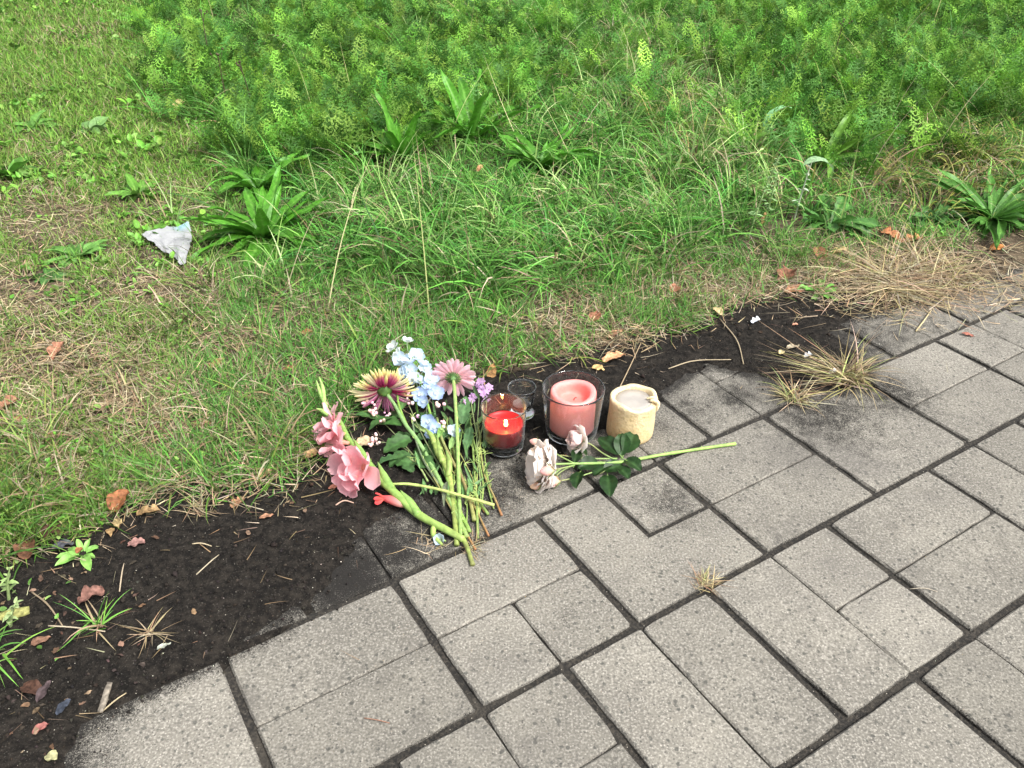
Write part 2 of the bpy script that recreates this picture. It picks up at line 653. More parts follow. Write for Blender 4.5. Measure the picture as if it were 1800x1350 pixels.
def paver(a0, a1, c0, c1, seed, th=(1, 1, 1, 1)):
    """one slab: chamfered, slightly uneven, top resolved finely enough to carry the stains"""
    r = np.random.default_rng(seed)
    ch = 0.0032
    n1 = max(5, int(round((a1 - a0) / 0.03)) + 1)
    n2 = max(5, int(round((c1 - c0) / 0.03)) + 1)
    A = np.concatenate([[a0], np.linspace(a0 + ch, a1 - ch, n1), [a1]])
    Cc = np.concatenate([[c0], np.linspace(c0 + ch, c1 - ch, n2), [c1]])
    ga_, gc_ = np.meshgrid(A, Cc, indexing='ij')
    rim = np.zeros_like(ga_, bool)
    rim[0, :] = rim[-1, :] = True
    rim[:, 0] = rim[:, -1] = True
    dz = r.normal(0, 0.0007)
    ta, tc = r.normal(0, 0.003, 2)
    ca, cc_ = (a0 + a1) / 2, (c0 + c1) / 2
    dep = np.zeros(ga_.shape)
    for sl, wide in zip(((0, slice(None)), (-1, slice(None)), (slice(None), 0), (slice(None), -1)), th):
        dep[sl] = np.maximum(dep[sl], 0.0034 if wide else 0.0024)
    zz = dz + ta * (ga_ - ca) + tc * (gc_ - cc_) - dep
    zz = zz - np.where(rim, 0.002 * r.random(rim.shape) ** 3, 0)
    inn = np.zeros_like(rim)
    inn[1, :] = inn[-2, :] = True
    inn[:, 1] = inn[:, -2] = True
    zz = zz - np.where(inn & ~rim, 0.0008 * r.random(rim.shape) ** 4, 0)
    fa, fc = (ga_ - ca) / (a1 - a0) * 2, (gc_ - cc_) / (c1 - c0) * 2
    ia, ic = (1 - np.abs(fa)) * (a1 - a0) / 2, (1 - np.abs(fc)) * (c1 - c0) / 2
    wear = 0.0026 * (fbm(ga_ * 45, gc_ * 45, seed % 97, 3) - 0.42) * np.exp(-np.minimum(ia, ic) / 0.006)
    crn = np.exp(-(ia + ic) / 0.007)
    ck = r.choice([0.0006, 0.0014, 0.003], p=[.5, .35, .15])
    ga2 = ga_ - np.sign(fa) * (np.where(ia < 0.006, wear, 0) + ck * crn) + np.where(rim, r.normal(0, 0.0003, rim.shape), 0)
    gc2 = gc_ - np.sign(fc) * (np.where(ic < 0.006, wear, 0) + ck * crn) + np.where(rim, r.normal(0, 0.0003, rim.shape), 0)
    zz = zz - 0.004 * crn ** 2 * (ck > .002)
    x, y = AC(ga2.ravel(), gc2.ravel())
    V = np.stack([x, y, zz.ravel()], 1)
    m, n = ga_.shape
    ii = np.arange(m * n).reshape(m, n)
    F = np.stack([ii[:-1, :-1], ii[:-1, 1:], ii[1:, 1:], ii[1:, :-1]], -1).reshape(-1, 4)[:, ::-1].tolist()
    loop = list(ii[:, 0]) + list(ii[-1, 1:]) + list(ii[-2::-1, -1]) + list(ii[0, -2:0:-1])
    low = []
    VL = [tuple(q) for q in V]
    for q in loop:
        low.append(len(VL))
        VL.append((V[q][0], V[q][1], -0.06))
    L = len(loop)
    for q in range(L):
        F.append((loop[q], loop[(q + 1) % L], low[(q + 1) % L], low[q]))
    V = np.array(VL)
    tone = 0.86 + 0.26 * r.random()
    va, vc = V[:, 0] * CT + V[:, 1] * ST, V[:, 0] * ST - V[:, 1] * CT
    st = stain_at(V[:, 0], V[:, 1])
    for dd, wide in zip((va - a0, a1 - va, vc - c0, c1 - vc), th):
        st = np.maximum(st, (0.40 + .25 * (fbm(V[:, 0] * 20, V[:, 1] * 20, 77) - .47)) * (dd < 0.0022) * (1 if wide else .8) + .30 * np.exp(-np.maximum(dd, 0) / .012) * sm(fbm(V[:, 0] * 9, V[:, 1] * 9, 78), .42, .62) * (1 if wide else .4))
    return V, F, {'stain': st, 'tone': np.full(len(V), tone)}


def add_paver(k0, k1, j0, j1, th, seed):
    """th: which of the sides (a0, a1, c0, c1) face a wide joint"""
    a0, a1 = A0 + MA * k0 + joints(th[0]), A0 + MA * k1 - joints(th[1])
    c0, c1 = C0 + MC * j0 + joints(th[2]), C0 + MC * j1 - joints(th[3])
    V, F, at = paver(a0, a1, c0, c1, seed, th)
    obj('paver', V, F, M_CONC, pave, attr=at, smooth=False)


def add_L(k, j, seed):
    """an L-shaped slab round the small square at (k+1, j)"""
    w, t = joints(1), joints(0)
    x0, x2 = A0 + MA * k + w, A0 + MA * (k + 2) - w
    xm = A0 + MA * (k + 1) - joints(1) * 0.75
    y0, y2 = C0 + MC * j + w, C0 + MC * (j + 2) - w
    ym = C0 + MC * (j + 1) + joints(1) * 0.75
    ch = 0.0032
    st_ = 0.028
    xs = np.concatenate([[x0], np.linspace(x0 + ch, xm - ch, 6), [xm], np.linspace(xm + 0.01, x2 - ch, 6), [x2]])
    ys = np.concatenate([[y0], np.linspace(y0 + ch, ym - 0.01, 5), [ym], np.linspace(ym + ch, y2 - ch, 6), [y2]])
    m, n = len(xs), len(ys)
    keep = lambda i, q: not (xs[i] >= xm - 1e-6 and ys[q + 1] <= ym + 1e-6)
    im, jn = list(xs).index(xm), list(ys).index(ym)
    VL, ix, F = [], {}, []

    def vert(i, q):
        if (i, q) not in ix:
            rim = i in (0, m - 1) or q == n - 1 or (q == 0 and i <= im) or (i == im and q <= jn) or (q == jn and i >= im)
            X, Y = AC(xs[i], ys[q])
            ix[(i, q)] = len(VL)
            VL.append((X, Y, -0.0034 if rim else 0.0003))
        return ix[(i, q)]
    for i in range(m - 1):
        for q in range(n - 1):
            if keep(i, q):
                F.append((vert(i + 1, q), vert(i + 1, q + 1), vert(i, q + 1), vert(i, q)))
    from collections import Counter
    ed = Counter()
    for f in F:
        for q in range(4):
            ed[(f[q], f[(q + 1) % 4])] += 1
    low = {}
    for (p, q) in [e for e in ed if (e[1], e[0]) not in ed]:
        for s in (p, q):
            if s not in low:
                low[s] = len(VL)
                VL.append((VL[s][0], VL[s][1], -0.06))
        F.append((q, p, low[p], low[q]))
    V = np.array(VL)
    st = stain_at(V[:, 0], V[:, 1])
    obj('paver', V, F, M_CONC, pave, attr={'stain': np.maximum(st, np.where(V[:, 2] < -0.002, 0.34, 0)), 'tone': np.full(len(V), 1.02)}, smooth=False)


LAYOUT = {-4: (-2, {10: 'F', 12: 'H', 14: 'V', 16: 'F', 18: 'H'}),
          -2: (0, {-3: 'F', -1: 'H', 1: 'V', 3: 'H', 5: 'VR', 7: 'VL', 9: 'F', 11: 'V', 13: 'H', 15: 'V', 17: 'F'}),
          0: (0, {-4: 'H', -2: 'F', 0: 'H', 2: 'HA', 4: 'L', 6: 'H', 8: 'F', 10: 'H', 12: 'Q', 14: 'F', 16: 'V', 18: 'H'}),
          2: (0, {-3: 'V', -1: 'F', 1: 'VL', 3: 'V', 5: 'VL', 7: 'H', 9: 'V', 11: 'H', 13: 'F', 15: 'V', 17: 'H'}),
          4: (0, {-2: 'F', 0: 'H', 2: 'V', 4: 'F', 6: 'V', 8: 'H', 10: 'F', 12: 'VR', 14: 'H'}),
          6: (0, {1: 'H', 3: 'V', 5: 'F', 7: 'H', 9: 'V', 11: 'F'})}
sd_ = 100
for j, (_, row) in LAYOUT.items():
    for k, ty in row.items():
        q = {'F': [(0, 2, 0, 2)], 'H': [(0, 2, 0, 1), (0, 2, 1, 2)], 'V': [(0, 1, 0, 2), (1, 2, 0, 2)],
             'HA': [(0, 2, 0, 1), (0, 1, 1, 2), (1, 2, 1, 2)], 'VL': [(0, 1, 0, 2), (1, 2, 0, 1), (1, 2, 1, 2)],
             'VR': [(0, 1, 0, 1), (0, 1, 1, 2), (1, 2, 0, 2)], 'Q': [(0, 1, 0, 1), (1, 2, 0, 1), (0, 1, 1, 2), (1, 2, 1, 2)],
             'L': [(1, 2, 0, 1)]}[ty]
        for (x0, x1, y0, y1) in q:
            sd_ += 1
            add_paver(k + x0, k + x1, j + y0, j + y1, (x0 == 0 or ty == 'L', x1 == 2, y0 == 0, y1 == 2 or ty == 'L'), sd_)
        if ty == 'L':
            add_L(k, j, sd_ + 500)

# ---------------------------------------------------------------- grass, straw, yarrow: what nobody could count
DRY = [(90, 360, 130, 60, .9), (290, 345, 80, 28, .6), (30, 520, 130, 60, .9), (270, 515, 150, 45, .9), (110, 640, 170, 65, .88), (215, 715, 130, 65, .97),
       (50, 765, 120, 50, .85), (100, 835, 90, 35, .8), (420, 650, 110, 40, .45), (560, 625, 70, 30, .4), (1000, 555, 120, 50, .95), (1250, 515, 130, 40, .95),
       (1100, 600, 100, 45, .95), (700, 585, 120, 35, .4), (60, 275, 70, 28, .55), (1620, 320, 150, 60, .45), (150, 60, 70, 20, .5), (1450, 480, 160, 45, .95),
       (1620, 455, 160, 40, .95), (1180, 470, 70, 25, .6), (350, 240, 60, 20, .4), (1190, 165, 60, 40, .5), (330, 850, 100, 30, .5), (480, 700, 90, 40, .45), (300, 760, 200, 70, .62), (450, 790, 110, 50, .4), (150, 700, 230, 110, .62), (600, 560, 300, 50, .35), (350, 600, 240, 60, .5), (200, 860, 150, 30, .35)]


def wobble(x, y, s):
    return 70 * (fbm(x * 3.1, y * 3.1, s) - 0.47), 40 * (fbm(x * 3.1 + 5, y * 3.1, s + 9) - 0.47)


def zone(x, y):
    u, v = UV(x, np.maximum(y, 0.35), 0.02)
    wu, wv = wobble(x, y, 41)
    u = u + wu
    v = v + wv
    dry = np.zeros_like(u)
    for (a, b, ra, rb, s) in DRY:
        dry = np.maximum(dry, s * np.exp(-((u - a) / ra) ** 2 - ((v - b) / rb) ** 2))
    ul = np.interp(v, [0, 120, 200, 300, 420, 520, 700, 900], [290, 310, 350, 420, 400, 340, 260, 200])
    lawn = 1 - sm(u, ul - 110, ul + 100)
    vy = np.interp(u, [300, 450, 700, 900, 1100, 1300, 1500, 1900], [250, 330, 320, 220, 190, 270, 310, 240])
    yar = (1 - lawn) * (1 - sm(v, vy - 40, vy + 40))
    patch = np.exp(-((u - 1080) / 190) ** 2 - ((v - 90) / 130) ** 2) + np.exp(-((u - 1230) / 120) ** 2 - ((v - 260) / 80) ** 2)
    yar = yar * (1 - 0.75 * np.clip(patch, 0, 1))
    lo = np.interp(u, [420, 520, 640, 780, 950, 1120, 1260, 1400, 1520, 1900], [380, 465, 500, 520, 515, 470, 440, 405, 375, 345]) + 60 * (fbm(x * 4.5, y * 4.5, 44) - .47)
    lon = (1 - lawn) * (1 - sm(v, lo - 30, lo + 25)) * np.maximum(sm(v, vy - 60, vy + 10), 0.38 + 0.62 * np.clip(patch, 0, 1))
    yel = np.exp(-((u - 1650) / 190) ** 2 - ((v - 300) / 90) ** 2) + 0.6 * np.exp(-((u - 1200) / 60) ** 2 - ((v - 200) / 60) ** 2)
    return u, v, dry, lawn, yar, lon, np.clip(yel, 0, 1)


CLEAR = [(*P(u, v)[:2], r) for u, v, r in ((470, 437, .17), (458, 355, .12), (705, 305, .13), (828, 262, .14), (950, 318, .14), (1740, 400, .20), (140, 465, .09), (1445, 305, .12), (90, 508, .07),
                                           (62, 240, .10), (160, 245, .10), (20, 320, .11), (245, 354, .10), (1640, 397, .11), (1455, 412, .15), (300, 455, .10), (1392, 408, .08), (1312, 434, .06))]


def scatter(n, fn, ymin=0.75, ymax=7.6, pw=1.0, seed=1, clear=.6):
    r = np.random.default_rng(seed)
    y = ymin * (ymax / ymin) ** r.random(n) if pw == 1.0 else ymin + (ymax - ymin) * r.random(n)
    half = 0.6 * (y * CP + H * SP) + 0.55
    x = (r.random(n) * 2 - 1) * half
    p = fn(x, y)
    for (cx, cy, cr2) in CLEAR if clear else ():
        p = p * (1 - clear * np.exp(-(((x - cx) ** 2 + (y - cy) ** 2) / cr2 ** 2) ** 2))
    ok = r.random(len(x)) < p
    return x[ok], y[ok]


def dgrass(x, y):
    return sdist(x, y, GRASS) + 0.09 * (fbm(x * 12, y * 12, 51) - 0.47)


def ribbons(x, y, z, az, L, W, th0, kk, S, c0, c1, tw=None, clampz=True):
    n = len(x)
    t = np.linspace(0, 1, S + 1)
    th = th0[:, None] + kk[:, None] * t[None, :] ** 1.2
    th = np.minimum(th, 2.3)
    ds = (L / S)[:, None]
    r = np.concatenate([np.zeros((n, 1)), np.cumsum(np.sin((th[:, 1:] + th[:, :-1]) / 2) * ds, 1)], 1)
    h = np.concatenate([np.zeros((n, 1)), np.cumsum(np.cos((th[:, 1:] + th[:, :-1]) / 2) * ds, 1)], 1)
    if clampz:
        h = np.maximum(h, 0.002 + 0.004 * t[None, :])
    ca, sa = np.cos(az)[:, None], np.sin(az)[:, None]
    sway = (rng.normal(0, 0.06, n) * L)[:, None] * t[None, :] ** 2
    cx = x[:, None] + r * ca - sway * sa
    cy = y[:, None] + r * sa + sway * ca
    cz = z[:, None] + h
    w = (W / 2)[:, None] * np.clip(1.05 - t[None, :] ** 1.7, 0, 1)
    if tw is None:
        tw = rng.normal(0, 0.5, n)
    sx = -sa * np.cos(tw)[:, None] * w
    sy = ca * np.cos(tw)[:, None] * w
    sz = np.sin(tw)[:, None] * w
    A = np.stack([cx - sx, cy - sy, cz - sz], -1)[:, :S]
    B = np.stack([cx + sx, cy + sy, cz + sz], -1)[:, :S]
    tip = np.stack([cx, cy, cz], -1)[:, S:]
    V = np.concatenate([A, B, tip], 1)                   # n, 2S+1, 3
    m = 2 * S + 1
    f = []
    for i in range(S - 1):
        f += [(i, S + i, S + i + 1), (i, S + i + 1, i + 1)]
    f.append((S - 1, 2 * S - 1, 2 * S))
    F = (np.arange(n)[:, None, None] * m + np.array(f)[None]).reshape(-1, 3)
    tt = np.concatenate([t[:S], t[:S], [1.0]])[None, :, None]
    C = c0[:, None, :] * (1 - tt) + c1[:, None, :] * tt
    return V.reshape(-1, 3), F, C.reshape(-1, 3)


def join(parts):
    Vs, Fs, Cs, o = [], [], [], 0
    for V, F, C in parts:
        Vs.append(V)
        Fs.append(F + o)
        Cs.append(C)
        o += len(V)
    return np.concatenate(Vs), np.concatenate(Fs), np.concatenate(Cs)


def pick(n, cols, jit=0.18, w=None):
    c = np.array(cols)[rng.choice(len(cols), n, p=w)]
    return c * (1 + rng.normal(0, jit * 1.25, (n, 1))).clip(0.35, 1.9) * (1 + rng.normal(0, 0.06, (n, 3)))


G_FRESH = [(0.083, 0.290, 0.038), (0.112, 0.340, 0.046), (0.063, 0.229, 0.044), (0.154, 0.377, 0.064), (0.050, 0.178, 0.030)]
G_LAWN = [(0.147, 0.319, 0.042), (0.191, 0.353, 0.052), (0.108, 0.262, 0.036), (0.235, 0.346, 0.086)]
G_YEL = [(.360, .400, .095), (.430, .390, .150), (.300, .380, .085)]
STRAW = [(.40, .31, .19), (.32, .24, .145), (.47, .40, .27), (.23, .165, .10), (.36, .31, .21)]


def blend(a, b, f):
    return a * (1 - f[:, None]) + b * f[:, None]


parts = []
# short turf over the whole bank
x, y = scatter(560000, lambda x, y: (lambda q: np.clip(sm(dgrass(x, y), -0.01, 0.10) * (1 - 0.88 * q[2]) * (0.42 + 0.9 * sm(fbm(x * 8, y * 8, 61), .34, .56)) * (1 - 0.55 * q[4]) * (1 - 0.6 * q[5]), 0, 1))(zone(x, y)), seed=11)
q = zone(x, y)
n = len(x)
L = rng.uniform(.018, .050, n) * (1 + 0.5 * (1 - q[3]))
cc = blend(pick(n, G_FRESH), pick(n, G_LAWN), np.clip(q[3] * 1.1 + 0.25 * (rng.random(n) < .3), 0, 1))
cc = blend(cc, pick(n, STRAW), (rng.random(n) < (0.04 + 0.40 * q[2])).astype(float))
parts.append(ribbons(x, y, hground(x, y) - .003, rng.uniform(0, 6.28, n), L, rng.uniform(.0016, .0032, n), rng.uniform(.1, 1.1, n), rng.uniform(.1, 1.2, n), 2, blend(cc, pick(n, STRAW), np.full(n, .08) + .25 * q[2]), cc))
NT = n


def tufts(nc, fn, per, Lr, Wr, thr, kr, pal, sp, S, bias=(0, 0), bs=0.0, dryf=0.08, seed=1, ymin=.75):
    tx, ty = scatter(nc, fn, seed=seed, ymin=ymin)
    k = rng.integers(per[0], per[1], len(tx))
    ti = np.repeat(np.arange(len(tx)), k)
    n = len(ti)
    ox, oy = rng.normal(0, sp, n), rng.normal(0, sp, n)
    x, y = tx[ti] + ox, ty[ti] + oy
    taz = rng.uniform(0, 6.28, len(tx))
    az = np.arctan2(oy + bias[1] * sp * bs + np.sin(taz[ti]) * sp * .8, ox + bias[0] * sp * bs + np.cos(taz[ti]) * sp * .8) + rng.normal(0, .5, n)
    sc = rng.uniform(.65, 1.15, len(tx))[ti]
    L = rng.uniform(*Lr, n) * sc
    tone = rng.normal(1, .28, (len(tx), 1)).clip(.45, 1.7)[ti]
    q = zone(x, y)
    c1 = pick(n, pal, .14) * tone
    c1 = blend(c1, pick(n, G_YEL), np.where(rng.random(n) < q[6] * .75, 1.0, 0.0))
    c1 = blend(c1, pick(n, STRAW), (rng.random(n) < dryf + .25 * q[2] + .22 * q[6]).astype(float))
    c0 = blend(c1, pick(n, STRAW), .10 + .3 * q[2])
    parts.append(ribbons(x, y, hground(x, y) - .004, az, L, rng.uniform(*Wr, n), rng.uniform(*thr, n), rng.uniform(*kr, n), S, c0, c1))
    return n


x, y = scatter(190000, lambda x, y: (lambda q: np.clip(sm(dgrass(x, y), .1, .3) * (1 - 0.45 * q[2]) * (.35 + .65 * q[3]), 0, 1))(zone(x, y)), seed=17, pw=0, ymin=2.6)
q = zone(x, y)
n = len(x)
cc = blend(pick(n, G_FRESH), pick(n, G_LAWN), np.clip(q[3] * 1.1, 0, 1))
cc = blend(cc, pick(n, STRAW), (rng.random(n) < (0.10 + 0.35 * q[2])).astype(float))
parts.append(ribbons(x, y, hground(x, y) - .003, rng.uniform(0, 6.28, n), rng.uniform(.03, .065, n), rng.uniform(.003, .0055, n), rng.uniform(.1, 1.1, n), rng.uniform(.1, 1.2, n), 2, cc * .9, cc))
NT += n
# medium tufts in the worn front of the bank
NT += tufts(11000, lambda x, y: (lambda q: np.clip(sm(dgrass(x, y), 0.0, 0.06) * (1 - .85 * q[2]) * (.16 + .9 * sm(fbm(x * 6, y * 6, 71), .44, .62)) * sm(q[1], 380, 560), 0, 1))(zone(x, y)),
            (9, 20), (.055, .14), (.0024, .0048), (.3, 1.2), (.3, 1.5), [(.100, .240, .032), (.140, .275, .044), (.075, .195, .036), (.200, .280, .060), (.060, .150, .028)], .016, 4, (0, -1), .6, .20, 12)
# lawn tufts at the left and behind
NT += tufts(9000, lambda x, y: (lambda q: np.clip(sm(dgrass(x, y), 0.0, 0.06) * (1 - .7 * q[2]) * (.10 + .7 * sm(fbm(x * 5, y * 5, 73), .42, .62)) * q[3] * (1 - sm(q[1], 420, 560)), 0, 1))(zone(x, y)),
            (8, 16), (.03, .075), (.002, .0038), (.2, 1.1), (.2, 1.2), G_LAWN, .018, 3, (0, 0), 0, .12, 13)
# long grass in the middle and on the right
NT += tufts(7000, lambda x, y: (lambda q: np.clip(q[5] * (1 - .55 * q[2]) * (.35 + .9 * sm(fbm(x * 5, y * 5, 81), .36, .6)), 0, 1))(zone(x, y)),
            (14, 28), (.085, .245), (.0030, .0062), (.2, 1.1), (.5, 1.9), G_FRESH + [(.14, .33, .07), (.22, .38, .10)], .020, 5, (-.5, -1), .7, .07, 14, ymin=1.4)
NT += tufts(2600, lambda x, y: (lambda q: np.clip(np.exp(-((q[0] - 1090) / 210) ** 2 - ((q[1] - 110) / 120) ** 2) + .8 * np.exp(-((q[0] - 1240) / 110) ** 2 - ((q[1] - 300) / 90) ** 2) + .35 * np.exp(-((q[0] - 800) / 300) ** 2 - ((q[1] - 420) / 70) ** 2), 0, 1))(zone(x, y)),
            (12, 24), (.10, .25), (.0030, .0055), (.2, .9), (.4, 1.6), [(.26, .42, .12), (.32, .46, .18), (.19, .36, .08), (.36, .44, .20)], .022, 5, (-.6, -.6), .7, .16, 15, ymin=1.8)
V, F, C = join(parts)
gobj = obj('grass', V, F, M_GRASS, C=C)
tag(gobj, 'green grass of mixed length covering the bank behind the pavement', 'grass', kind='stuff')
NTRI = len(F)

# dead straw lying flat through the turf
x, y = scatter(230000, lambda x, y: (lambda q: np.clip(sm(dgrass(x, y), -0.05, 0.05) * (.15 + .85 * q[2]) * (1 - .55 * q[3] * (1 - sm(q[1], 280, 480))) * (1 - .85 * q[4]) * (1 - .5 * q[5]), 0, 1))(zone(x, y)), seed=21)
n = len(x)
c = pick(n, STRAW, .22)
V, F, C = ribbons(x, y, hground(x, y) + rng.uniform(-.002, .012, n), rng.uniform(0, 6.28, n), rng.uniform(.02, .07, n), rng.uniform(.0011, .0024, n), rng.uniform(1.15, 1.62, n), rng.normal(.05, .35, n), 3, c, c * .95)
tag(obj('dry_thatch', V, F, M_STRAW, C=C), 'pale dead straw lying flat between the grass blades', 'dead grass', kind='stuff')
NTRI += len(F)


# yarrow: feathery fronds
def frond_template(seed, pairs=9):
    r = np.random.default_rng(seed)
    V, F = [], []

    def tri(a, b, c_):
        k = len(V)
        V.extend([a, b, c_])
        F.append((k, k + 1, k + 2))
    tri((-.012, 0, 0), (.012, 0, 0), (0, 1, 0))
    for i in range(pairs):
        t = .16 + .80 * i / (pairs - 1) + r.normal(0, .008)
        l = .19 * (math.sin(math.pi * (t * .80 + .17)) ** .8) * r.uniform(.85, 1.15)
        for s in (-1, 1):
            e = np.array((s * l, t + l * .55, r.normal(0, .02)))
            b = np.array((0, t, 0))
            d = e - b
            pr = np.array((-d[1], d[0], 0)) / np.linalg.norm(d)
            w = .022
            tri(tuple(b - pr * w * .6), tuple(b + pr * w * .6), tuple(e))
            for f_, l2 in ((.38, .55), (.72, .45)):
                for g in (-1, 1):
                    p = b + d * f_
                    e2 = p + (d * .40 + pr * g * np.linalg.norm(d) * .75) * l2 * r.uniform(.8, 1.2)
                    e2[2] += r.normal(0, .03)
                    tri(tuple(p - d * .085), tuple(p + d * .085), tuple(e2))
    return np.array(V), np.array(F)


def bent(tmpl, x, y, z, az, L, th0, kk, col, colj, roll):
    T, F = tmpl
    n, m = len(x), len(T)
    t = np.clip(T[:, 1], 0, 1.1)
    g = np.linspace(0, 1.15, 24)
    th = th0[:, None] + kk[:, None] * g[None]
    r = np.concatenate([np.zeros((n, 1)), np.cumsum(np.sin((th[:, 1:] + th[:, :-1]) / 2) * (g[1] - g[0]), 1)], 1)
    h = np.concatenate([np.zeros((n, 1)), np.cumsum(np.cos((th[:, 1:] + th[:, :-1]) / 2) * (g[1] - g[0]), 1)], 1)
    fi = t / (g[1] - g[0])
    i0 = np.minimum(fi.astype(int), 22)
    fr = (fi - i0)[None]
    rr = (r[:, i0] * (1 - fr) + r[:, i0 + 1] * fr) * L[:, None]
    hh = (h[:, i0] * (1 - fr) + h[:, i0 + 1] * fr) * L[:, None]
    tt = th0[:, None] + kk[:, None] * t[None]
    lat = T[None, :, 0] * L[:, None]
    nor = (T[None, :, 2] + np.abs(T[None, :, 0]) * .35) * L[:, None]
    cr_, sr_ = np.cos(roll)[:, None], np.sin(roll)[:, None]
    lat, nor = lat * cr_ - nor * sr_, lat * sr_ + nor * cr_
    ca, sa = np.cos(az)[:, None], np.sin(az)[:, None]
    rr2 = rr - nor * np.cos(tt)
    X = x[:, None] + rr2 * ca - lat * sa
    Y = y[:, None] + rr2 * sa + lat * ca
    Z = z[:, None] + np.maximum(hh + nor * np.sin(tt), .002)
    V = np.stack([X, Y, Z], -1).reshape(-1, 3)
    FF = (np.arange(n)[:, None, None] * m + F[None]).reshape(-1, 3)
    C = (col[:, None, :] * (1 + (colj * t)[None, :, None])).reshape(-1, 3)
    return V, FF, C


parts = []
Y_PAL = [(0.104, 0.261, 0.037), (0.145, 0.305, 0.041), (0.077, 0.201, 0.038), (0.187, 0.337, 0.053), (0.057, 0.149, 0.030)]
x, y = scatter(3700, lambda x, y: (lambda q: np.clip(q[4] * (.35 + .9 * sm(fbm(x * 4, y * 4, 91), .34, .55)), 0, 1))(zone(x, y)), seed=31, ymin=2.5)
k = rng.integers(5, 10, len(x))
ti = np.repeat(np.arange(len(x)), k)
n = len(ti)
fx, fy = x[ti] + rng.normal(0, .03, n), y[ti] + rng.normal(0, .03, n)
tone = rng.normal(1, .26, (len(x), 1))[ti].clip(.45, 1.7)
fl = rng.uniform(.09, .19, n) * rng.uniform(.75, 1.15, len(x))[ti]
faz = rng.uniform(0, 6.28, n)
fc = pick(n, Y_PAL, .12) * tone
hz = hground(fx, fy)
grp = rng.integers(0, 4, n)
for g in range(4):
    s = grp == g
    parts.append(bent(frond_template(200 + g), fx[s], fy[s], hz[s] - .004 + rng.uniform(0, .05, n)[s], faz[s], fl[s], rng.uniform(.05, .8, n)[s], rng.uniform(.2, 1.1, n)[s], fc[s], .25, rng.normal(0, .4, n)[s]))
V, F, C = join(parts)
tag(obj('yarrow', V, F, M_GRASS, C=C, smooth=False), 'feathery green yarrow foliage filling the back of the bank', 'yarrow', kind='stuff')
NTRI += len(F)
NFR = n


# small broad weeds in the lawn
def leaflet(np_=4):
    V = [(0, 0, 0)]
    ts = np.linspace(.15, .95, np_)
    for t in ts:
        w = .30 * math.sin(math.pi * min(1, t * .9 + .08)) ** .7
        V += [(-w, t, .0), (0, t, -.03), (w, t, .0)]
    V.append((0, 1.05, 0))
    F = [(0, 2, 1), (0, 3, 2)]
    for i in range(np_ - 1):
        a = 1 + 3 * i
        F += [(a, a + 1, a + 4), (a, a + 4, a + 3), (a + 1, a + 2, a + 5), (a + 1, a + 5, a + 4)]
    a = 1 + 3 * (np_ - 1)
    F += [(a, a + 1, a + 3), (a + 1, a + 2, a + 3)]
    return np.array(V, float), np.array(F)


x, y = scatter(11000, lambda x, y: (lambda q: np.clip(sm(dgrass(x, y), .02, .10) * (1 - .8 * q[2]) * (q[3] * (.05 + 1.0 * sm(fbm(x * 3.5, y * 3.5, 95), .47, .6)) + .06), 0, 1))(zone(x, y)), seed=41)
k = rng.integers(4, 9, len(x))
ti = np.repeat(np.arange(len(x)), k)
n = len(ti)
wx, wy = x[ti] + rng.normal(0, .012, n), y[ti] + rng.normal(0, .012, n)
wl = rng.uniform(.012, .034, n) * rng.uniform(.6, 1.4, len(x))[ti] * np.clip(wy / 3.2, .35, 1)
wc = pick(n, [(.11, .28, .035), (.15, .32, .045), (.18, .33, .07), (.09, .22, .032)], .15) * rng.normal(1, .15, (len(x), 1))[ti]
V, F, C = bent(leaflet(), wx, wy, hground(wx, wy) + rng.uniform(.0, .018, n), rng.uniform(0, 6.28, n), wl, rng.uniform(.5, 1.3, n), rng.uniform(.1, .8, n), wc, .15, rng.normal(0, .3, n))
tag(obj('lawn_weeds', V, F, M_LEAF, C=C), 'small broad weed leaves mixed into the short lawn', 'weeds', kind='stuff')
NTRI += len(F)

# long bare grass stalks standing out of the mass
x, y = scatter(620, lambda x, y: (lambda q: np.clip((1 - q[3]) * sm(dgrass(x, y), .1, .3) * (.3 + q[6]), 0, 1))(zone(x, y)), seed=51, ymin=1.8)
n = len(x)
c = pick(n, [(.42, .38, .20), (.33, .36, .14), (.24, .33, .10), (.46, .40, .26)], .12)
V, F, C = ribbons(x, y, hground(x, y), rng.uniform(0, 6.28, n), rng.uniform(.22, .46, n), rng.uniform(.0022, .0034, n), rng.uniform(.1, .8, n), rng.uniform(.0, .8, n), 7, c, c)
tag(obj('grass_stalks', V, F, M_STRAW, C=C), 'thin pale flowering grass stalks arching above the green bank', 'grass stalks', kind='stuff')
NTRI += len(F)

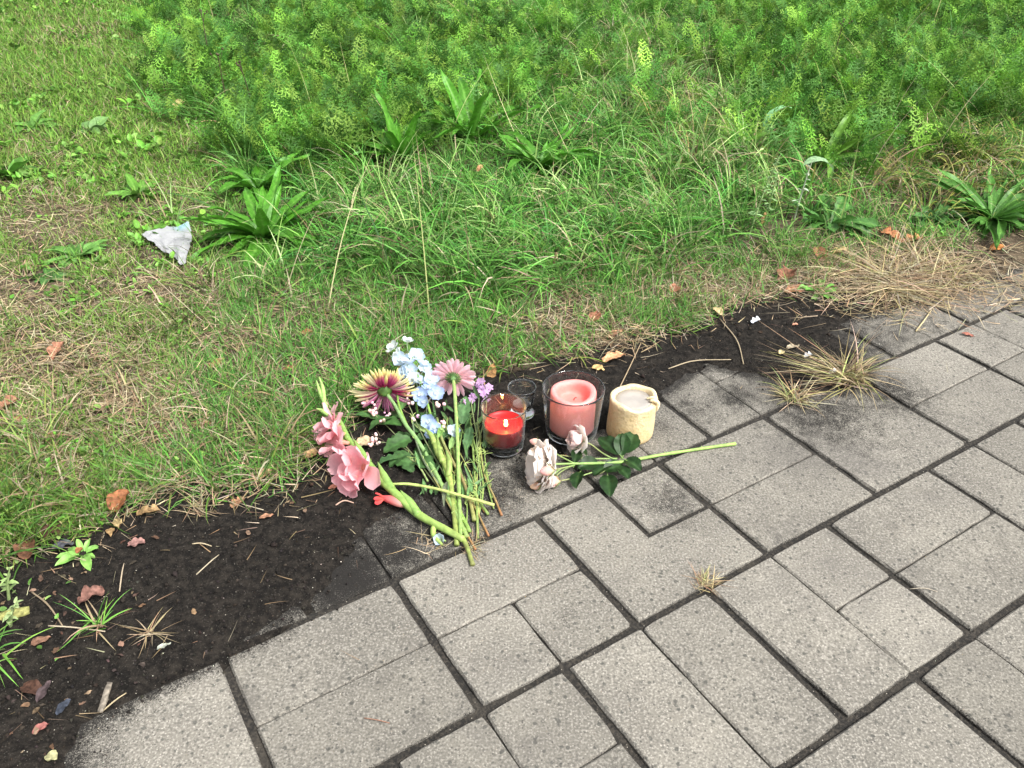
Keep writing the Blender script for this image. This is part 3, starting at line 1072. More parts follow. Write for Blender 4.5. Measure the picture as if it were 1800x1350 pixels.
# crumbs of soil and grit on the dark strip, fallen onto the slabs too
def crumbs(n, fn, size, pal, seed, name, label, cat):
    global NTRI
    x, y = scatter(n, fn, seed=seed, ymin=.55, ymax=3.4)
    n = len(x)
    base = np.array([(1, 0, 0), (-.5, .87, 0), (-.5, -.87, 0), (0, 0, 1), (0, 0, -.6)], float)
    f = np.array([(0, 1, 3), (1, 2, 3), (2, 0, 3), (1, 0, 4), (2, 1, 4), (0, 2, 4)])
    s = size[0] + (size[1] - size[0]) * np.random.default_rng(seed + 5).random(n) ** 3
    an = rng.uniform(0, 6.28, n)
    B = base[None] * (1 + rng.normal(0, .25, (n, 5, 3)))
    X = B[..., 0] * np.cos(an)[:, None] - B[..., 1] * np.sin(an)[:, None]
    Y = B[..., 0] * np.sin(an)[:, None] + B[..., 1] * np.cos(an)[:, None]
    V = np.stack([X, Y, B[..., 2] * .8], -1) * s[:, None, None]
    z = np.maximum(hground(x, y), 0.0004)
    V = V + np.stack([x, y, z + s * .3], -1)[:, None, :]
    c = pick(n, pal, .25)
    tag(obj(name, V.reshape(-1, 3), (np.arange(n)[:, None, None] * 5 + f[None]).reshape(-1, 3), M_BITS, C=np.repeat(c, 5, 0), smooth=False), label, cat, kind='stuff')
    NTRI += n * 6


crumbs(75000, lambda x, y: np.clip(sm(sdist(x, y, SOIL), -.05, .04) * (1 - sm(sdist(x, y, GRASS), .0, .12)), 0, 1) * .9, (.0007, .0042), [(.012, .0105, .0095), (.020, .017, .015), (.032, .027, .022)], 61,
       'soil_crumbs', 'black crumbs of loose soil strewn along the bank edge', 'soil')
crumbs(5200, lambda x, y: np.clip(sm(sdist(x, y, SOIL), -.01, .03) * (1 - sm(sdist(x, y, GRASS), .0, .12)) * sm(fbm(x * 16, y * 16, 66), .40, .62), 0, 1) * .9, (.002, .0085), [(.016, .013, .011), (.026, .021, .017), (.036, .029, .023)], 65,
       'soil_clods', 'larger dark clods lying on the loose soil strip', 'soil')
crumbs(18000, lambda x, y: np.clip(np.exp(-(sdist(x, y, SOIL) / .16) ** 2) * .22 + .012, 0, 1) * (1 - sm(sdist(x, y, GRASS), .0, .1)), (.0005, .0017), [(.45, .42, .36), (.30, .27, .22), (.58, .56, .50)], 71,
       'grit', 'pale grains of grit scattered over the black soil and slabs', 'grit')
# shreds of straw and root on the dark strip
x, y = scatter(9000, lambda x, y: np.clip(sm(sdist(x, y, SOIL), -.03, .03) * (1 - sm(sdist(x, y, GRASS), .02, .12)) * (.10 + .9 * np.exp(-(sdist(x, y, GRASS) / .10) ** 2)) + .004, 0, 1) * (sdist(x, y, SOIL) > -.25), seed=81, ymin=.7, ymax=3.4, clear=0)
n = len(x)
c = pick(n, STRAW + [(.22, .14, .09), (.16, .11, .08)], .25)
V, F, C = ribbons(x, y, np.maximum(hground(x, y), 0) + .001, rng.uniform(0, 6.28, n), rng.uniform(.008, .045, n), rng.uniform(.0007, .0018, n), rng.uniform(1.25, 1.57, n), rng.normal(.1, .4, n), 4, c, c * .9)
tag(obj('plant_debris', V, F, M_STRAW, C=C), 'fine shreds of straw and root strewn on the black soil', 'plant debris', kind='stuff')
NTRI += len(F)
# straw swept over the far slabs at the right
x, y = scatter(60000, lambda x, y: (lambda q: np.clip(np.exp(-((q[0] - 1660) / 190) ** 2 - ((q[1] - 482) / 40) ** 2) * 1.1 + np.exp(-((q[0] - 1500) / 120) ** 2 - ((q[1] - 500) / 35) ** 2) * .8, 0, 1))(zone(x, y)), seed=82, ymin=1.6, ymax=3.4, clear=0)
n = len(x)
c = pick(n, STRAW, .22)
V, F, C = ribbons(x, y, np.maximum(hground(x, y), 0) + rng.uniform(0, .010, n), rng.uniform(0, 6.28, n), rng.uniform(.03, .11, n), rng.uniform(.0012, .0026, n), rng.uniform(1.3, 1.57, n), rng.normal(.05, .3, n), 3, c, c * .9)
tag(obj('straw_litter', V, F, M_STRAW, C=C), 'dead straw swept over the edge of the far right slabs', 'straw', kind='stuff')
NTRI += len(F)
# crumbled brown leaves where bank, soil and slabs meet at the left, and along the rim
x, y = scatter(8000, lambda x, y: (lambda q: np.clip(.55 * np.exp(-((q[0] - 70) / 150) ** 2 - ((q[1] - 1120) / 190) ** 2) + .10 * np.exp(-(sdist(x, y, GRASS) / .07) ** 2), 0, 1) * (sdist(x, y, SOIL) > -.01))(zone(x, y)), seed=91, ymin=.6, ymax=3.2, clear=0)
n = len(x)
c = pick(n, [(.11, .062, .040), (.08, .048, .034), (.16, .105, .068), (.22, .16, .10), (.05, .038, .03)], .25)
V, F, C = bent(leaflet(), x, y, np.maximum(hground(x, y), 0) + rng.uniform(0, .004, n), rng.uniform(0, 6.28, n), rng.uniform(.005, .015, n), rng.uniform(1.25, 1.6, n), rng.uniform(-.6, .8, n), c, .2, rng.normal(0, .5, n))
V += rng.normal(0, .0007, V.shape)
tag(obj('leaf_crumbs', V, F, M_DEAD, C=C), 'crumbled brown leaf bits littering the soil at the left', 'leaf litter', kind='stuff')
NTRI += len(F)
# low green seedlings creeping over the soil at the left edge
x, y = scatter(6000, lambda x, y: (lambda q: np.clip(.30 * np.exp(-((q[0] - 20) / 90) ** 2 - ((q[1] - 1090) / 130) ** 2), 0, 1) * (sdist(x, y, SOIL) > .02))(zone(x, y)), seed=92, ymin=.6, ymax=3.2, clear=0)
n = len(x)
c = pick(n, [(.13, .26, .05), (.20, .30, .09), (.25, .32, .12), (.09, .19, .04)], .2)
V, F, C = bent(leaflet(), x, y, hground(x, y) + rng.uniform(.002, .02, n), rng.uniform(0, 6.28, n), rng.uniform(.007, .016, n), rng.uniform(.5, 1.4, n), rng.uniform(.1, .8, n), c, .2, rng.normal(0, .3, n))
tag(obj('creeping_weeds', V, F, M_LEAF, C=C), 'tiny green weed leaves creeping over the soil at the left edge', 'weeds', kind='stuff')
NTRI += len(F)
print('TRIS', NTRI, 'turf', NT, 'fronds', NFR)

# ---------------------------------------------------------------- candles and glasses
def simple_mat(name, col, rough=0.5, spec=0.5, **kw):
    m, nt, b = newmat(name)
    b.inputs['Base Color'].default_value = (*col, 1)
    b.inputs['Roughness'].default_value = rough
    b.inputs['Specular IOR Level'].default_value = spec
    for k, v in kw.items():
        b.inputs[k].default_value = v
    return m


def glass_mat(name, col=(1, 1, 1)):
    # clear glass; a pale coat at grazing angles paints in the bright rims
    m = simple_mat(name, col, 0.01, 0.5, **{'Transmission Weight': 1.0, 'IOR': 1.45})
    nt = m.node_tree
    b = nt.nodes['Principled BSDF']
    d = nt.nodes.new('ShaderNodeBsdfDiffuse')
    d.inputs['Color'].default_value = (.85, .90, .92, 1)
    mx = nt.nodes.new('ShaderNodeMixShader')
    lw = nt.nodes.new('ShaderNodeLayerWeight')
    lw.inputs['Blend'].default_value = 0.25
    nt.links.new(rampf(nt, lw.outputs['Facing'], 0.25, 1.0, 0.008, 0.26), mx.inputs[0])
    nt.links.new(b.outputs[0], mx.inputs[1])
    nt.links.new(d.outputs[0], mx.inputs[2])
    nt.links.new(mx.outputs[0], nt.nodes['Material Output'].inputs['Surface'])
    return m


def wax_mat(name, c1, c2, scale, rough, sss, radius, bump, c3=None, lowz=None):
    m, nt, b = newmat(name)
    geo = nt.nodes.new('ShaderNodeNewGeometry')
    n1 = N(nt, 'ShaderNodeTexNoise', Scale=scale, Detail=5.0, Roughness=0.6)
    n2 = N(nt, 'ShaderNodeTexNoise', Scale=scale * 7, Detail=3.0)
    for n in (n1, n2):
        nt.links.new(geo.outputs['Position'], n.inputs['Vector'])
    c = mixc(nt, rampf(nt, n1.outputs[0], 0.35, 0.68), c1, c2)
    if c3:
        c = mixc(nt, rampf(nt, n2.outputs[0], 0.52, 0.72, 0, 0.6), c, c3)
    at = N(nt, 'ShaderNodeAttribute', attribute_name='col')
    c = mixc(nt, 1.0, c, at.outputs['Color'], 'MULTIPLY')
    nt.links.new(c, b.inputs['Base Color'])
    b.inputs['Roughness'].default_value = rough
    b.inputs['Subsurface Weight'].default_value = sss
    b.inputs['Subsurface Radius'].default_value = radius
    b.inputs['Subsurface Scale'].default_value = 1.0
    bp = N(nt, 'ShaderNodeBump', Strength=bump, Distance=0.002)
    nt.links.new(mathn(nt, 'ADD', n2.outputs[0], n1.outputs[0]), bp.inputs['Height'])
    nt.links.new(bp.outputs[0], b.inputs['Normal'])
    return m


def zat(u, v0, v1, z0=0.0):
    """height above a foot at (u, v0) that shows at row v1"""
    p = P(u, v0, z0)
    lo, hi = z0, 0.5
    for _ in range(40):
        mid = (lo + hi) / 2
        if UV(p[0], p[1], mid)[1] > v1:
            lo = mid
        else:
            hi = mid
    return lo


def ppm(p):
    return FPX / (p[1] * CP + (H - p[2]) * SP)


M_GLASS = glass_mat('clear_glass', (0.97, 0.985, 0.98))
M_REDWAX = wax_mat('red_wax', (0.17, 0.0022, 0.005), (0.22, 0.0035, 0.007), 30, 0.35, 0.35, (0.012, 0.002, 0.001), 0.05)
M_PINKWAX = wax_mat('pink_wax', (0.80, 0.26, 0.245), (0.85, 0.31, 0.29), 35, 0.5, 0.35, (0.010, 0.004, 0.003), 0.15, (0.78, 0.27, 0.26))
M_CREAM = wax_mat('cream_wax', (0.66, 0.52, 0.29), (0.74, 0.62, 0.39), 28, 0.55, 0.25, (0.008, 0.006, 0.003), 1.0, (0.46, 0.34, 0.16))
M_POOL = wax_mat('set_wax', (0.33, 0.31, 0.285), (0.40, 0.37, 0.335), 40, 0.35, 0.2, (0.006, 0.005, 0.004), 0.1)
M_WICK = simple_mat('wick', (0.02, 0.018, 0.016), 0.9)
mf, ntf, bf = newmat('flame')
bf.inputs['Base Color'].default_value = (1, .6, .2, 1)
bf.inputs['Emission Color'].default_value = (1.0, 0.62, 0.18, 1)
bf.inputs['Emission Strength'].default_value = 14.0


def closed_glass(base, Rb, Rt, h, tb, w, foot=None):
    pr = [(0, 0), (Rb * .55, 0.0006), (Rb * .93, 0), (Rb, .0035)] if foot is None else foot
    for t in np.linspace(.15, .95, 7):
        if foot is None or t > .35:
            pr.append((Rb + (Rt - Rb) * t, h * t))
    pr += [(Rt - w * .5 + w * .5 * math.cos(a), h - w * .5 + w * .5 * math.sin(a)) for a in np.linspace(.1, math.pi - .1, 9)]
    for t in np.linspace(.94, (tb + .006) / h, 7):
        pr.append((Rb + (Rt - Rb) * t - w, h * t))
    pr += [(Rb - w - .003, tb + .0012), (Rb * .5, tb), (0, tb)]
    return lathe(pr, 64, base)


# red candle in its glass, burning
b0 = P(886, 788)
b0[2] = max(hg(b0[0], b0[1]), 0.0) + .0015
k = ppm(b0)
Rb, hh = 34.0 / k, zat(886, 788, 716) - .002
Rt = 40.7 / ppm(b0 + np.array([0, 0, hh]))
red = empty('candle_in_glass', b0, 'burning red candle in a clear tumbler beside the flower stems', 'candle')
obj('glass', *closed_glass(b0, Rb, Rt, hh, .011, .0026), M_GLASS, red)
zw = zat(886, 788, 744) - b0[2]
ri = lambda z: Rb + (Rt - Rb) * z / hh - .0026 - .0005
pr = [(0, .0116), (ri(.012) * .62, .0118), (ri(.014) * .86, .0165), (ri(.02) * .97, .024), (ri(.03), .032), (ri(zw), zw + .002), (ri(zw) - .0015, zw + .0035), (ri(zw) - .004, zw + .001), (ri(zw) * .7, zw - .003), (ri(zw) * .35, zw - .0045), (0, zw - .005)]
V, F = lathe(pr, 56, b0)
wax = obj('wax', V, F, M_REDWAX, red, C=np.ones(3))
fp = b0 + np.array([.003, -.010, zw - .004])
obj('wick', *tube([fp, fp + np.array([.0005, 0, .005]), fp + np.array([.0015, -.0005, .0085])], .0009, 6, 6), M_WICK, red)
V, F = lathe([(0, 0), (.0022, .0012), (.0038, .004), (.0040, .006), (.0032, .010), (.0016, .014), (0, .0175)], 16, fp + np.array([.0012, 0, .0045]))
obj('flame', V, F, mf, red)
lt = bpy.data.lights.new('flame_light', 'POINT')
lt.energy = 0.17
lt.color = (1.0, 0.55, 0.18)
lt.shadow_soft_size = .004
lo = bpy.data.objects.new('flame_light', lt)
COL.objects.link(lo)
lo.parent = red
lo.location = tuple(fp + np.array([.001, 0, .024]) - b0)

# small empty glass behind it
b1 = P(917, 736)
b1[2] = hg(b1[0], b1[1]) + .004
k = ppm(b1)
h1 = zat(917, 736, 688, b1[2]) - b1[2]
R1, r1 = 25.5 / ppm(b1 + np.array([0, 0, h1])), 18.5 / k
f1 = 22.5 / k
V, F = lathe([(0, .001), (f1 * .9, 0), (f1, .002), (f1 * .98, .005), (r1 * .98, .011), (r1 * .96, .018), (r1 + (R1 - r1) * .4, h1 * .5), (R1 * .97, h1 * .85), (R1, h1 - .002), (R1 - .001, h1), (R1 - .0024, h1 - .001),
              (R1 * .97 - .0026, h1 * .85), (r1 + (R1 - r1) * .4 - .0028, h1 * .5), (r1 * .96 - .004, .022), (r1 * .5, .017), (0, .0165)], 56, b1)
sg = empty('votive_glass', b1, 'small empty clear footed glass between the two candle glasses', 'glass')
obj('glass', V, F, M_GLASS, sg)
V, F = lathe([(0, .0171), (r1 * .7, .0195), (r1 * .88, .026), (r1 * .80, .028), (0, .027)], 32, b1)
obj('wax_residue', V, F, M_POOL, sg, C=np.array([.45, .45, .48]))

# pink pillar candle in a wide glass
b2 = P(1004, 763)
b2[2] = max(hg(b2[0], b2[1]), 0) + .0015
k = ppm(b2)
h2 = zat(1004, 763, 681) - b2[2]
R2b, R2t = 44.5 / k, 55.5 / ppm(b2 + np.array([0, 0, h2]))
bg_ = obj('glass_holder', *closed_glass(b2, R2b, R2t, h2, .010, .0034), M_GLASS, origin=b2)
tag(bg_, 'wide clear glass holder around the pink pillar candle', 'candle holder')
c2 = b2 + np.array([.0004, 0, .0105])
hp = zat(1004, 763, 687) - c2[2]
rp = 39.0 / k
pr = [(0, 0), (rp * .93, 0), (rp * .985, .0025), (rp, .006), (rp * 1.0, hp * .35), (rp * 1.006, hp * .62), (rp * .997, hp * .64), (rp * 1.01, hp * .9), (rp * 1.0, hp - .004), (rp * .965, hp - .0008), (rp * .90, hp),
      (rp * .80, hp - .001), (rp * .72, hp - .004), (rp * .685, hp - .009), (rp * .655, hp - .018), (rp * .61, hp - .024), (rp * .54, hp - .0255), (rp * .35, hp - .0262), (0, hp - .0262)]
V, F = lathe(pr, 72, c2)
zz = (V[:, 2] - c2[2]) / hp
rr = np.hypot(V[:, 0] - c2[0], V[:, 1] - c2[1]) / rp
V[:, 2] += (zz > .9) * .0022 * np.sin(np.arctan2(V[:, 1] - c2[1], V[:, 0] - c2[0]) * 2 + 1)
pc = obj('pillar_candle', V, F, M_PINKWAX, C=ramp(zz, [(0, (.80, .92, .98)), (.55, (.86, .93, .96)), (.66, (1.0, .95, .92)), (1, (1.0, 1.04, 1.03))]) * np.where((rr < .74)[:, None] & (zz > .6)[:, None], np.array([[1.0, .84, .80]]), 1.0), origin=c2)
tag(pc, 'pink pillar candle with a hollowed top standing in the wide glass', 'candle')
wk = obj('wick', *tube([c2 + np.array([.002, .004, hp - .027]), c2 + np.array([.003, .004, hp - .021]), c2 + np.array([.007, .003, hp - .019])], .0009, 6, 6), M_WICK, pc)

# cream pillar candle
b3 = P(1106, 760)
b3[2] = max(hg(b3[0], b3[1]), 0) + .001
k = ppm(b3)
h3 = zat(1106, 760, 697) - b3[2]
r3 = 40.5 / k
pr = [(0, 0), (r3 * .95, 0), (r3 * 1.0, .003)] + [(r3 * (1.0 + .012 * math.sin(7 * t)), h3 * t) for t in np.linspace(.1, .9, 9)] + [(r3 * 1.015, h3 * .95), (r3 * .98, h3 - .001), (r3 * .90, h3), (r3 * .82, h3 - .0015), (r3 * .785, h3 - .005)]
V, F = lathe(pr + [(r3 * .76, h3 - .010), (r3 * .70, h3 - .0125), (0, h3 - .0130)], 80, b3)
an = np.arctan2(V[:, 1] - b3[1], V[:, 0] - b3[0])
zz = (V[:, 2] - b3[2]) / h3
rad = np.hypot(V[:, 0] - b3[0], V[:, 1] - b3[1])
lump = 1 + .018 * (fbm(an * 5 + 20, zz * 9, 301) - .47) + .02 * (fbm(an * 14 + 20, zz * 22, 302) - .47) * (zz < .95)
for q in (0, 1):
    V[:, q] = b3[q] + (V[:, q] - b3[q]) * lump
notch = np.exp(-((an + .35) / .28) ** 2)
V[:, 2] += (zz > .97) * (rad > r3 * .6) * (.003 * np.sin(an * 2 + .6) + .002 * np.sin(an * 5) - .008 * notch)
V[:, 0] += .05 * zz * h3 * 0.6
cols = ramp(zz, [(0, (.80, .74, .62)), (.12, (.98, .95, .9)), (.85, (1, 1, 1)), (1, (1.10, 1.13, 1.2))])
cols = cols * (1 - .18 * np.clip(np.cos(an - 3.5), 0, 1)[:, None] * np.array([.6, 1, 1.4])[None] * sm(1 - zz, 0, .4)[:, None])  # left flank darkened and browned in the wax colour, as painted-in shade
cream = empty('pillar_candle', b3, 'weathered cream pillar candle standing without a glass beside the rose leaves', 'candle')
obj('wax_body', V, F, M_CREAM, cream, C=cols)
V, F = lathe([(0, h3 - .0135), (r3 * .775, h3 - .0135), (r3 * .772, h3 - .0075), (r3 * .5, h3 - .0085), (0, h3 - .0085)], 48, b3)
V[:, 0] += .03 * h3
obj('wax_pool', V, F, M_POOL, cream, C=np.ones(3))
dp = b3 + np.array([r3 * .97, -r3 * .28, h3 - .006])
obj('wax_drip', *tube([dp + np.array([-.012, .004, .003]), dp + np.array([-.003, 0, .005]), dp + np.array([.0035, -.0015, 0]), dp + np.array([.003, -.002, -.012]), dp + np.array([.002, -.002, -.020])], [.003, .0042, .0040, .003, .0012], 14, 9), M_CREAM, cream, C=np.array([1.15, 1.2, 1.35]))
obj('wax_drip', *tube([dp + np.array([-.018, .012, .002]), dp + np.array([-.006, .010, .006]), dp + np.array([.001, .008, .003])], [.002, .0036, .002], 10, 8), M_CREAM, cream, C=np.array([1.15, 1.2, 1.35]))

# ---------------------------------------------------------------- cut flowers
GREEN = [(0, (.22, .36, .08)), (1, (.16, .30, .06))]


def Q(u, v, z):
    p = P(u, v, z)
    return p


def stemline(pts):
    """(u, v, cm above ground) -> points"""
    out = []
    for u, v, c in pts:
        g = P(u, v, 0)
        z = max(hg(g[0], g[1]), 0) + c * .01
        out.append(P(u, v, z))
    return out


def stalk(name, pts, rad, stops, parent, n=26, k=8):
    V, F, C = tubec(stemline(pts), rad, stops, n, k, .15)
    ctr = V.reshape(n, k, 3).mean(1, keepdims=True)
    rw = 1 + .055 * np.random.default_rng(len(pts) * 7 + int(pts[0][0])).normal(0, 1, (n, 1, 1)).clip(-1.5, 1.5)
    rw[::9] *= 1.08
    V = ((V.reshape(n, k, 3) - ctr) * rw + ctr).reshape(-1, 3)
    return obj(name, V, F, M_STEM, parent, C=C)


oval = lambda t: max(0.02, math.sin(math.pi * min(1, .06 + .94 * t)) ** .75)
strap = lambda t: 0.42 + .58 * min(1, t * 2.2) if t < .8 else max(.15, 1 - ((t - .8) / .2) ** 2 * .85)
broad = lambda t: max(.10, min(1, .25 + 1.4 * t)) * (1 if t < .72 else math.sqrt(max(0.02, 1 - ((t - .72) / .285) ** 2)))
lance = lambda t: max(.02, math.sin(math.pi * t ** .75) ** .9)


def petal_mesh(name, L, W, prof, stops, mat=None, edge=None, nu=8, nv=5, **kw):
    V, F, T = sheet(L, W, prof, nu, nv, **kw)
    C = ramp(T[:, 0], stops)
    if edge is not None:
        f = (np.abs(T[:, 1]) ** 2)[:, None] * edge[1]
        C = C * (1 - f) + np.array(edge[0]) * f
    return link_mesh(name, V, F, C, mat or M_PETAL)


def leaf_obj(name, loc, Y, L, W, prof, col, parent, roll=0.0, up=(0, 0, 1), bend=-.6, fold=.18, ruffle=.02, mid=None, seed=0, nu=12, nv=7):
    V, F, T = sheet(L, W, prof, nu, nv, bend=bend, b0=.15, fold=fold, ruffle=ruffle, seed=seed)
    C = np.tile(np.array(col, float), (len(V), 1)) * (1 + .12 * np.sin(T[:, :1] * 40 + np.abs(T[:, 1:]) * 6))
    f = np.exp(-(T[:, 1] / .16) ** 2)[:, None] * .5
    C = C * (1 - f) + np.array(mid or np.array(col) * 1.7) * f
    V = xf(dir_M(loc, Y, up, roll), V)
    V[:, 2] = np.maximum(V[:, 2], .0015)
    return obj(name, V, F, M_LEAF, parent, C=C)


def lobed(n=4, d=.42):
    def f(t):
        base = max(.05, math.sin(math.pi * min(1, .04 + .96 * t ** .85)) ** .6)
        return base * (1 - d * (0.5 - 0.5 * math.cos(2 * math.pi * n * t)) ** 1.0)
    return f


# --- pink gladiolus
gl = empty('gladiolus', P(830, 992, .004), 'pink gladiolus lying nearest the camera at the left of the flowers', 'flower')
GLS = [(815, 948, 1.3), (780, 929, 1.5), (735, 904, 1.7), (700, 872, 2.2), (672, 845, 2.8), (640, 805, 3.2), (607, 765, 3.6), (585, 735, 4.0), (572, 712, 4.6), (563, 668, 5.6)]
stalk('stem', GLS, [.0062, .0070, .0074, .0080, .0078, .0066, .0056, .0046, .0040, .0012], [(0, (.27, .37, .10)), (.3, (.22, .35, .085)), (.6, (.19, .33, .08)), (1, (.24, .40, .12))], gl, 40, 10)
stalk('stem', [(813, 944, 1.0), (821, 962, .7), (827, 980, .5), (831, 993, .45)], [.0046, .0042, .0040, .0044], [(0, (.26, .34, .09)), (1, (.22, .24, .08))], gl, 14)
V, F, C = tubec(stemline([(782, 925, 1.5), (765, 925, 1.2), (762, 940, .8), (778, 958, .6)]), [.003, .006, .005, .002], [(0, (.33, .46, .12)), (1, (.28, .40, .10))], 14, 8)
obj('bract', V, F, M_STEM, gl, C=C)
for pts, r in (([(690, 862, 2.4), (676, 838, 3.2), (664, 812, 3.9)], [.008, .0078, .0008]), ([(736, 905, 1.9), (720, 882, 2.4), (704, 862, 2.9)], [.008, .0080, .0008]),
               ([(648, 812, 3.3), (632, 790, 3.9), (622, 772, 4.3)], [.007, .0068, .0007]), ([(612, 772, 3.8), (602, 750, 4.3), (598, 735, 4.6)], [.0062, .0058, .0007])):
    V, F, C = tubec(stemline(pts), r, [(0, (.19, .33, .08)), (1, (.25, .39, .11))], 12, 8)
    obj('bract', V, F, M_STEM, gl, C=C)
for pts in ([(574, 716, 4.6), (563, 690, 5.2), (556, 668, 5.6)], [(570, 712, 4.7), (568, 685, 5.6), (561, 662, 6.2)], [(578, 730, 4.2), (566, 722, 4.4), (556, 718, 4.6)]):
    V, F, C = tubec(stemline(pts), [.0042, .0046, .0008], [(0, (.28, .48, .13)), (.7, (.38, .58, .17)), (1, (.45, .62, .22))], 10, 8)
    obj('bract', V, F, M_STEM, gl, C=C)
PK = [(0, (.88, .60, .50)), (.2, (.87, .33, .36)), (.45, (.93, .46, .51)), (1, (.95, .57, .62))]
GPET = [petal_mesh('petal', .057, .046, broad, PK, edge=((.96, .66, .70), .5), nu=9, nv=7, bend=b, b0=-.25, cup=c, ruffle=r, rk=1.6, seed=s) for b, c, r, s in ((-.8, .12, .08, 1), (-1.3, .04, .09, 2), (.1, .20, .07, 3), (-.5, .15, .10, 4))]


def gladiolus_flower(u, v, c, n, sc, seed, tl=.85):
    r = np.random.default_rng(seed)
    g = stemline([(u, v, c)])[0]
    V, F = tube([g - np.array(n) * .010, g + np.array(n) * .012 * sc], [.004, .0065 * sc], 6, 8)
    fl = obj('flower', V, F, M_PETAL, gl, C=np.array((.85, .42, .32)))
    for i in range(6):
        o = inst('petal', GPET[int(r.integers(4))], petal_M(g, n, i * 1.047 + r.normal(0, .12) + seed, tl * (.55 if i % 2 else .8) + r.normal(0, .10), .003, .004, r.normal(0, .15), sc * r.uniform(.9, 1.1)), fl)


gladiolus_flower(592, 748, 4.2, (-.80, .05, .50), .86, 1, .85)
gladiolus_flower(598, 762, 4.3, (-.85, -.15, .30), .78, 7, .8)
gladiolus_flower(606, 778, 3.9, (-.75, -.25, .35), .84, 2, .75)
gladiolus_flower(622, 806, 3.4, (-.75, -.45, .20), .86, 3, .8)
gladiolus_flower(644, 822, 3.3, (-.45, -.50, .45), .90, 4, .85)
gladiolus_flower(632, 838, 2.7, (-.60, -.65, -.05), .78, 5, .65)
# the red-pink bud half way down the stem
V, F, C = tubec(stemline([(722, 886, 1.9), (703, 884, 1.7), (686, 878, 1.5), (668, 874, 1.3)]), [.0058, .0085, .0080, .0035], [(0, (.75, .55, .30)), (.3, (.90, .45, .40)), (.6, (.90, .25, .25)), (1, (.86, .13, .14))], 14, 10)
bud = obj('bud', V, F, M_PETAL, gl, C=C)
pm = petal_mesh('petal', .020, .011, broad, [(0, (.85, .2, .16)), (1, (.88, .10, .11))], bend=-.5, cup=.2)
bp_ = stemline([(676, 876, 1.5)])[0]
for dv, ro in (((-.8, -.2, .25), 0), ((-.75, .35, .5), .6), ((-.7, -.5, -.05), -.5)):
    inst('petal', pm, dir_M(bp_, dv, roll=ro), bud)

# --- chrysanthemum
ch = empty('chrysanthemum', stemline([(822, 940, 0)])[0], 'large yellow and maroon chrysanthemum head with lobed dark leaves', 'flower')
stalk('stem', [(822, 945, .6), (800, 900, .9), (770, 840, 1.4), (738, 780, 2.2), (712, 745, 3.0), (694, 712, 3.9), (678, 690, 4.6)], [.0042, .0044, .0045, .0044, .0040, .0036, .0040], [(0, (.24, .34, .10)), (.5, (.22, .38, .14)), (1, (.18, .30, .12))], ch, 34)
stalk('stem', [(716, 748, 2.8), (702, 715, 3.6), (698, 690, 4.2)], [.0022, .0024, .002], GREEN, ch, 12)
cc_ = stemline([(676, 688, 4.9)])[0]
cn = np.array((-.12, .85, .22))
cn /= np.linalg.norm(cn)
V, F, T = sheet(.01, .01, oval)
V, F = lathe([(0, -.012), (.004, -.012), (.010, -.006), (.016, -.001), (.017, .002), (.008, .006), (0, .006)], 20)
V = xf(orient(cn).to_4x4(), V) + cc_
head = obj('calyx', V, F, M_LEAF, ch, C=np.array((.10, .20, .05)))
MAR, YEL, MAG = (.30, .012, .075), (.86, .80, .30), (.46, .06, .20)
CP_ = [petal_mesh('petal', .047, .0050, strap, [(0, MAR), (.50, (.40, .035, .14)), (.66, (.62, .40, .20)), (.78, YEL), (1, (.90, .88, .42))], bend=.9, b0=-.45, cup=.35, nv=4, seed=1),
       petal_mesh('petal', .044, .0048, strap, [(0, MAR), (.55, MAG), (.75, (.62, .26, .22)), (.88, YEL), (1, (.90, .88, .45))], bend=1.1, b0=-.35, cup=.35, nv=4, seed=2),
       petal_mesh('petal', .042, .0048, strap, [(0, (.28, .02, .10)), (.6, (.40, .05, .22)), (1, (.66, .30, .42))], edge=((.86, .62, .68), .7), bend=.8, b0=-.55, cup=.35, nv=4, seed=3),
       petal_mesh('petal', .046, .0050, strap, [(0, (.45, .12, .22)), (.4, (.70, .45, .40)), (.7, (.86, .76, .46)), (1, (.88, .84, .42))], edge=((.90, .80, .62), .6), bend=.7, b0=-.3, cup=.35, nv=4, seed=4)]
r = np.random.default_rng(5)
Rm = orient(cn)
for lay, (cnt, tilt, ro, sc) in enumerate(((36, 1.80, .013, 1.30), (34, 1.58, .012, 1.26), (28, 1.30, .010, 1.05), (20, .98, .008, .86), (14, .62, .006, .74), (8, .3, .003, .6))):
    for i in range(cnt):
        ph = 2 * math.pi * (i + .5 * lay) / cnt + r.normal(0, .06)
        wd_ = Rm @ Vector((math.cos(ph), math.sin(ph), 0))
        low = wd_.z < -.25
        side = wd_.x < -.35
        kd = 2 if (low and r.random() < .85) else (3 if side and r.random() < .55 else (0 if r.random() < .5 else 1))
        if wd_.x > .5 and r.random() < .5:
            kd = 2 if r.random() < .5 else 3
        s = sc * r.uniform(.88, 1.08) * (.86 if low else 1.0)
        inst('petal', CP_[kd], petal_M(cc_, cn, ph, tilt + r.normal(0, .07), ro, .002 * lay, r.normal(0, .25), s), head)
LEAF = (.055, .130, .035)
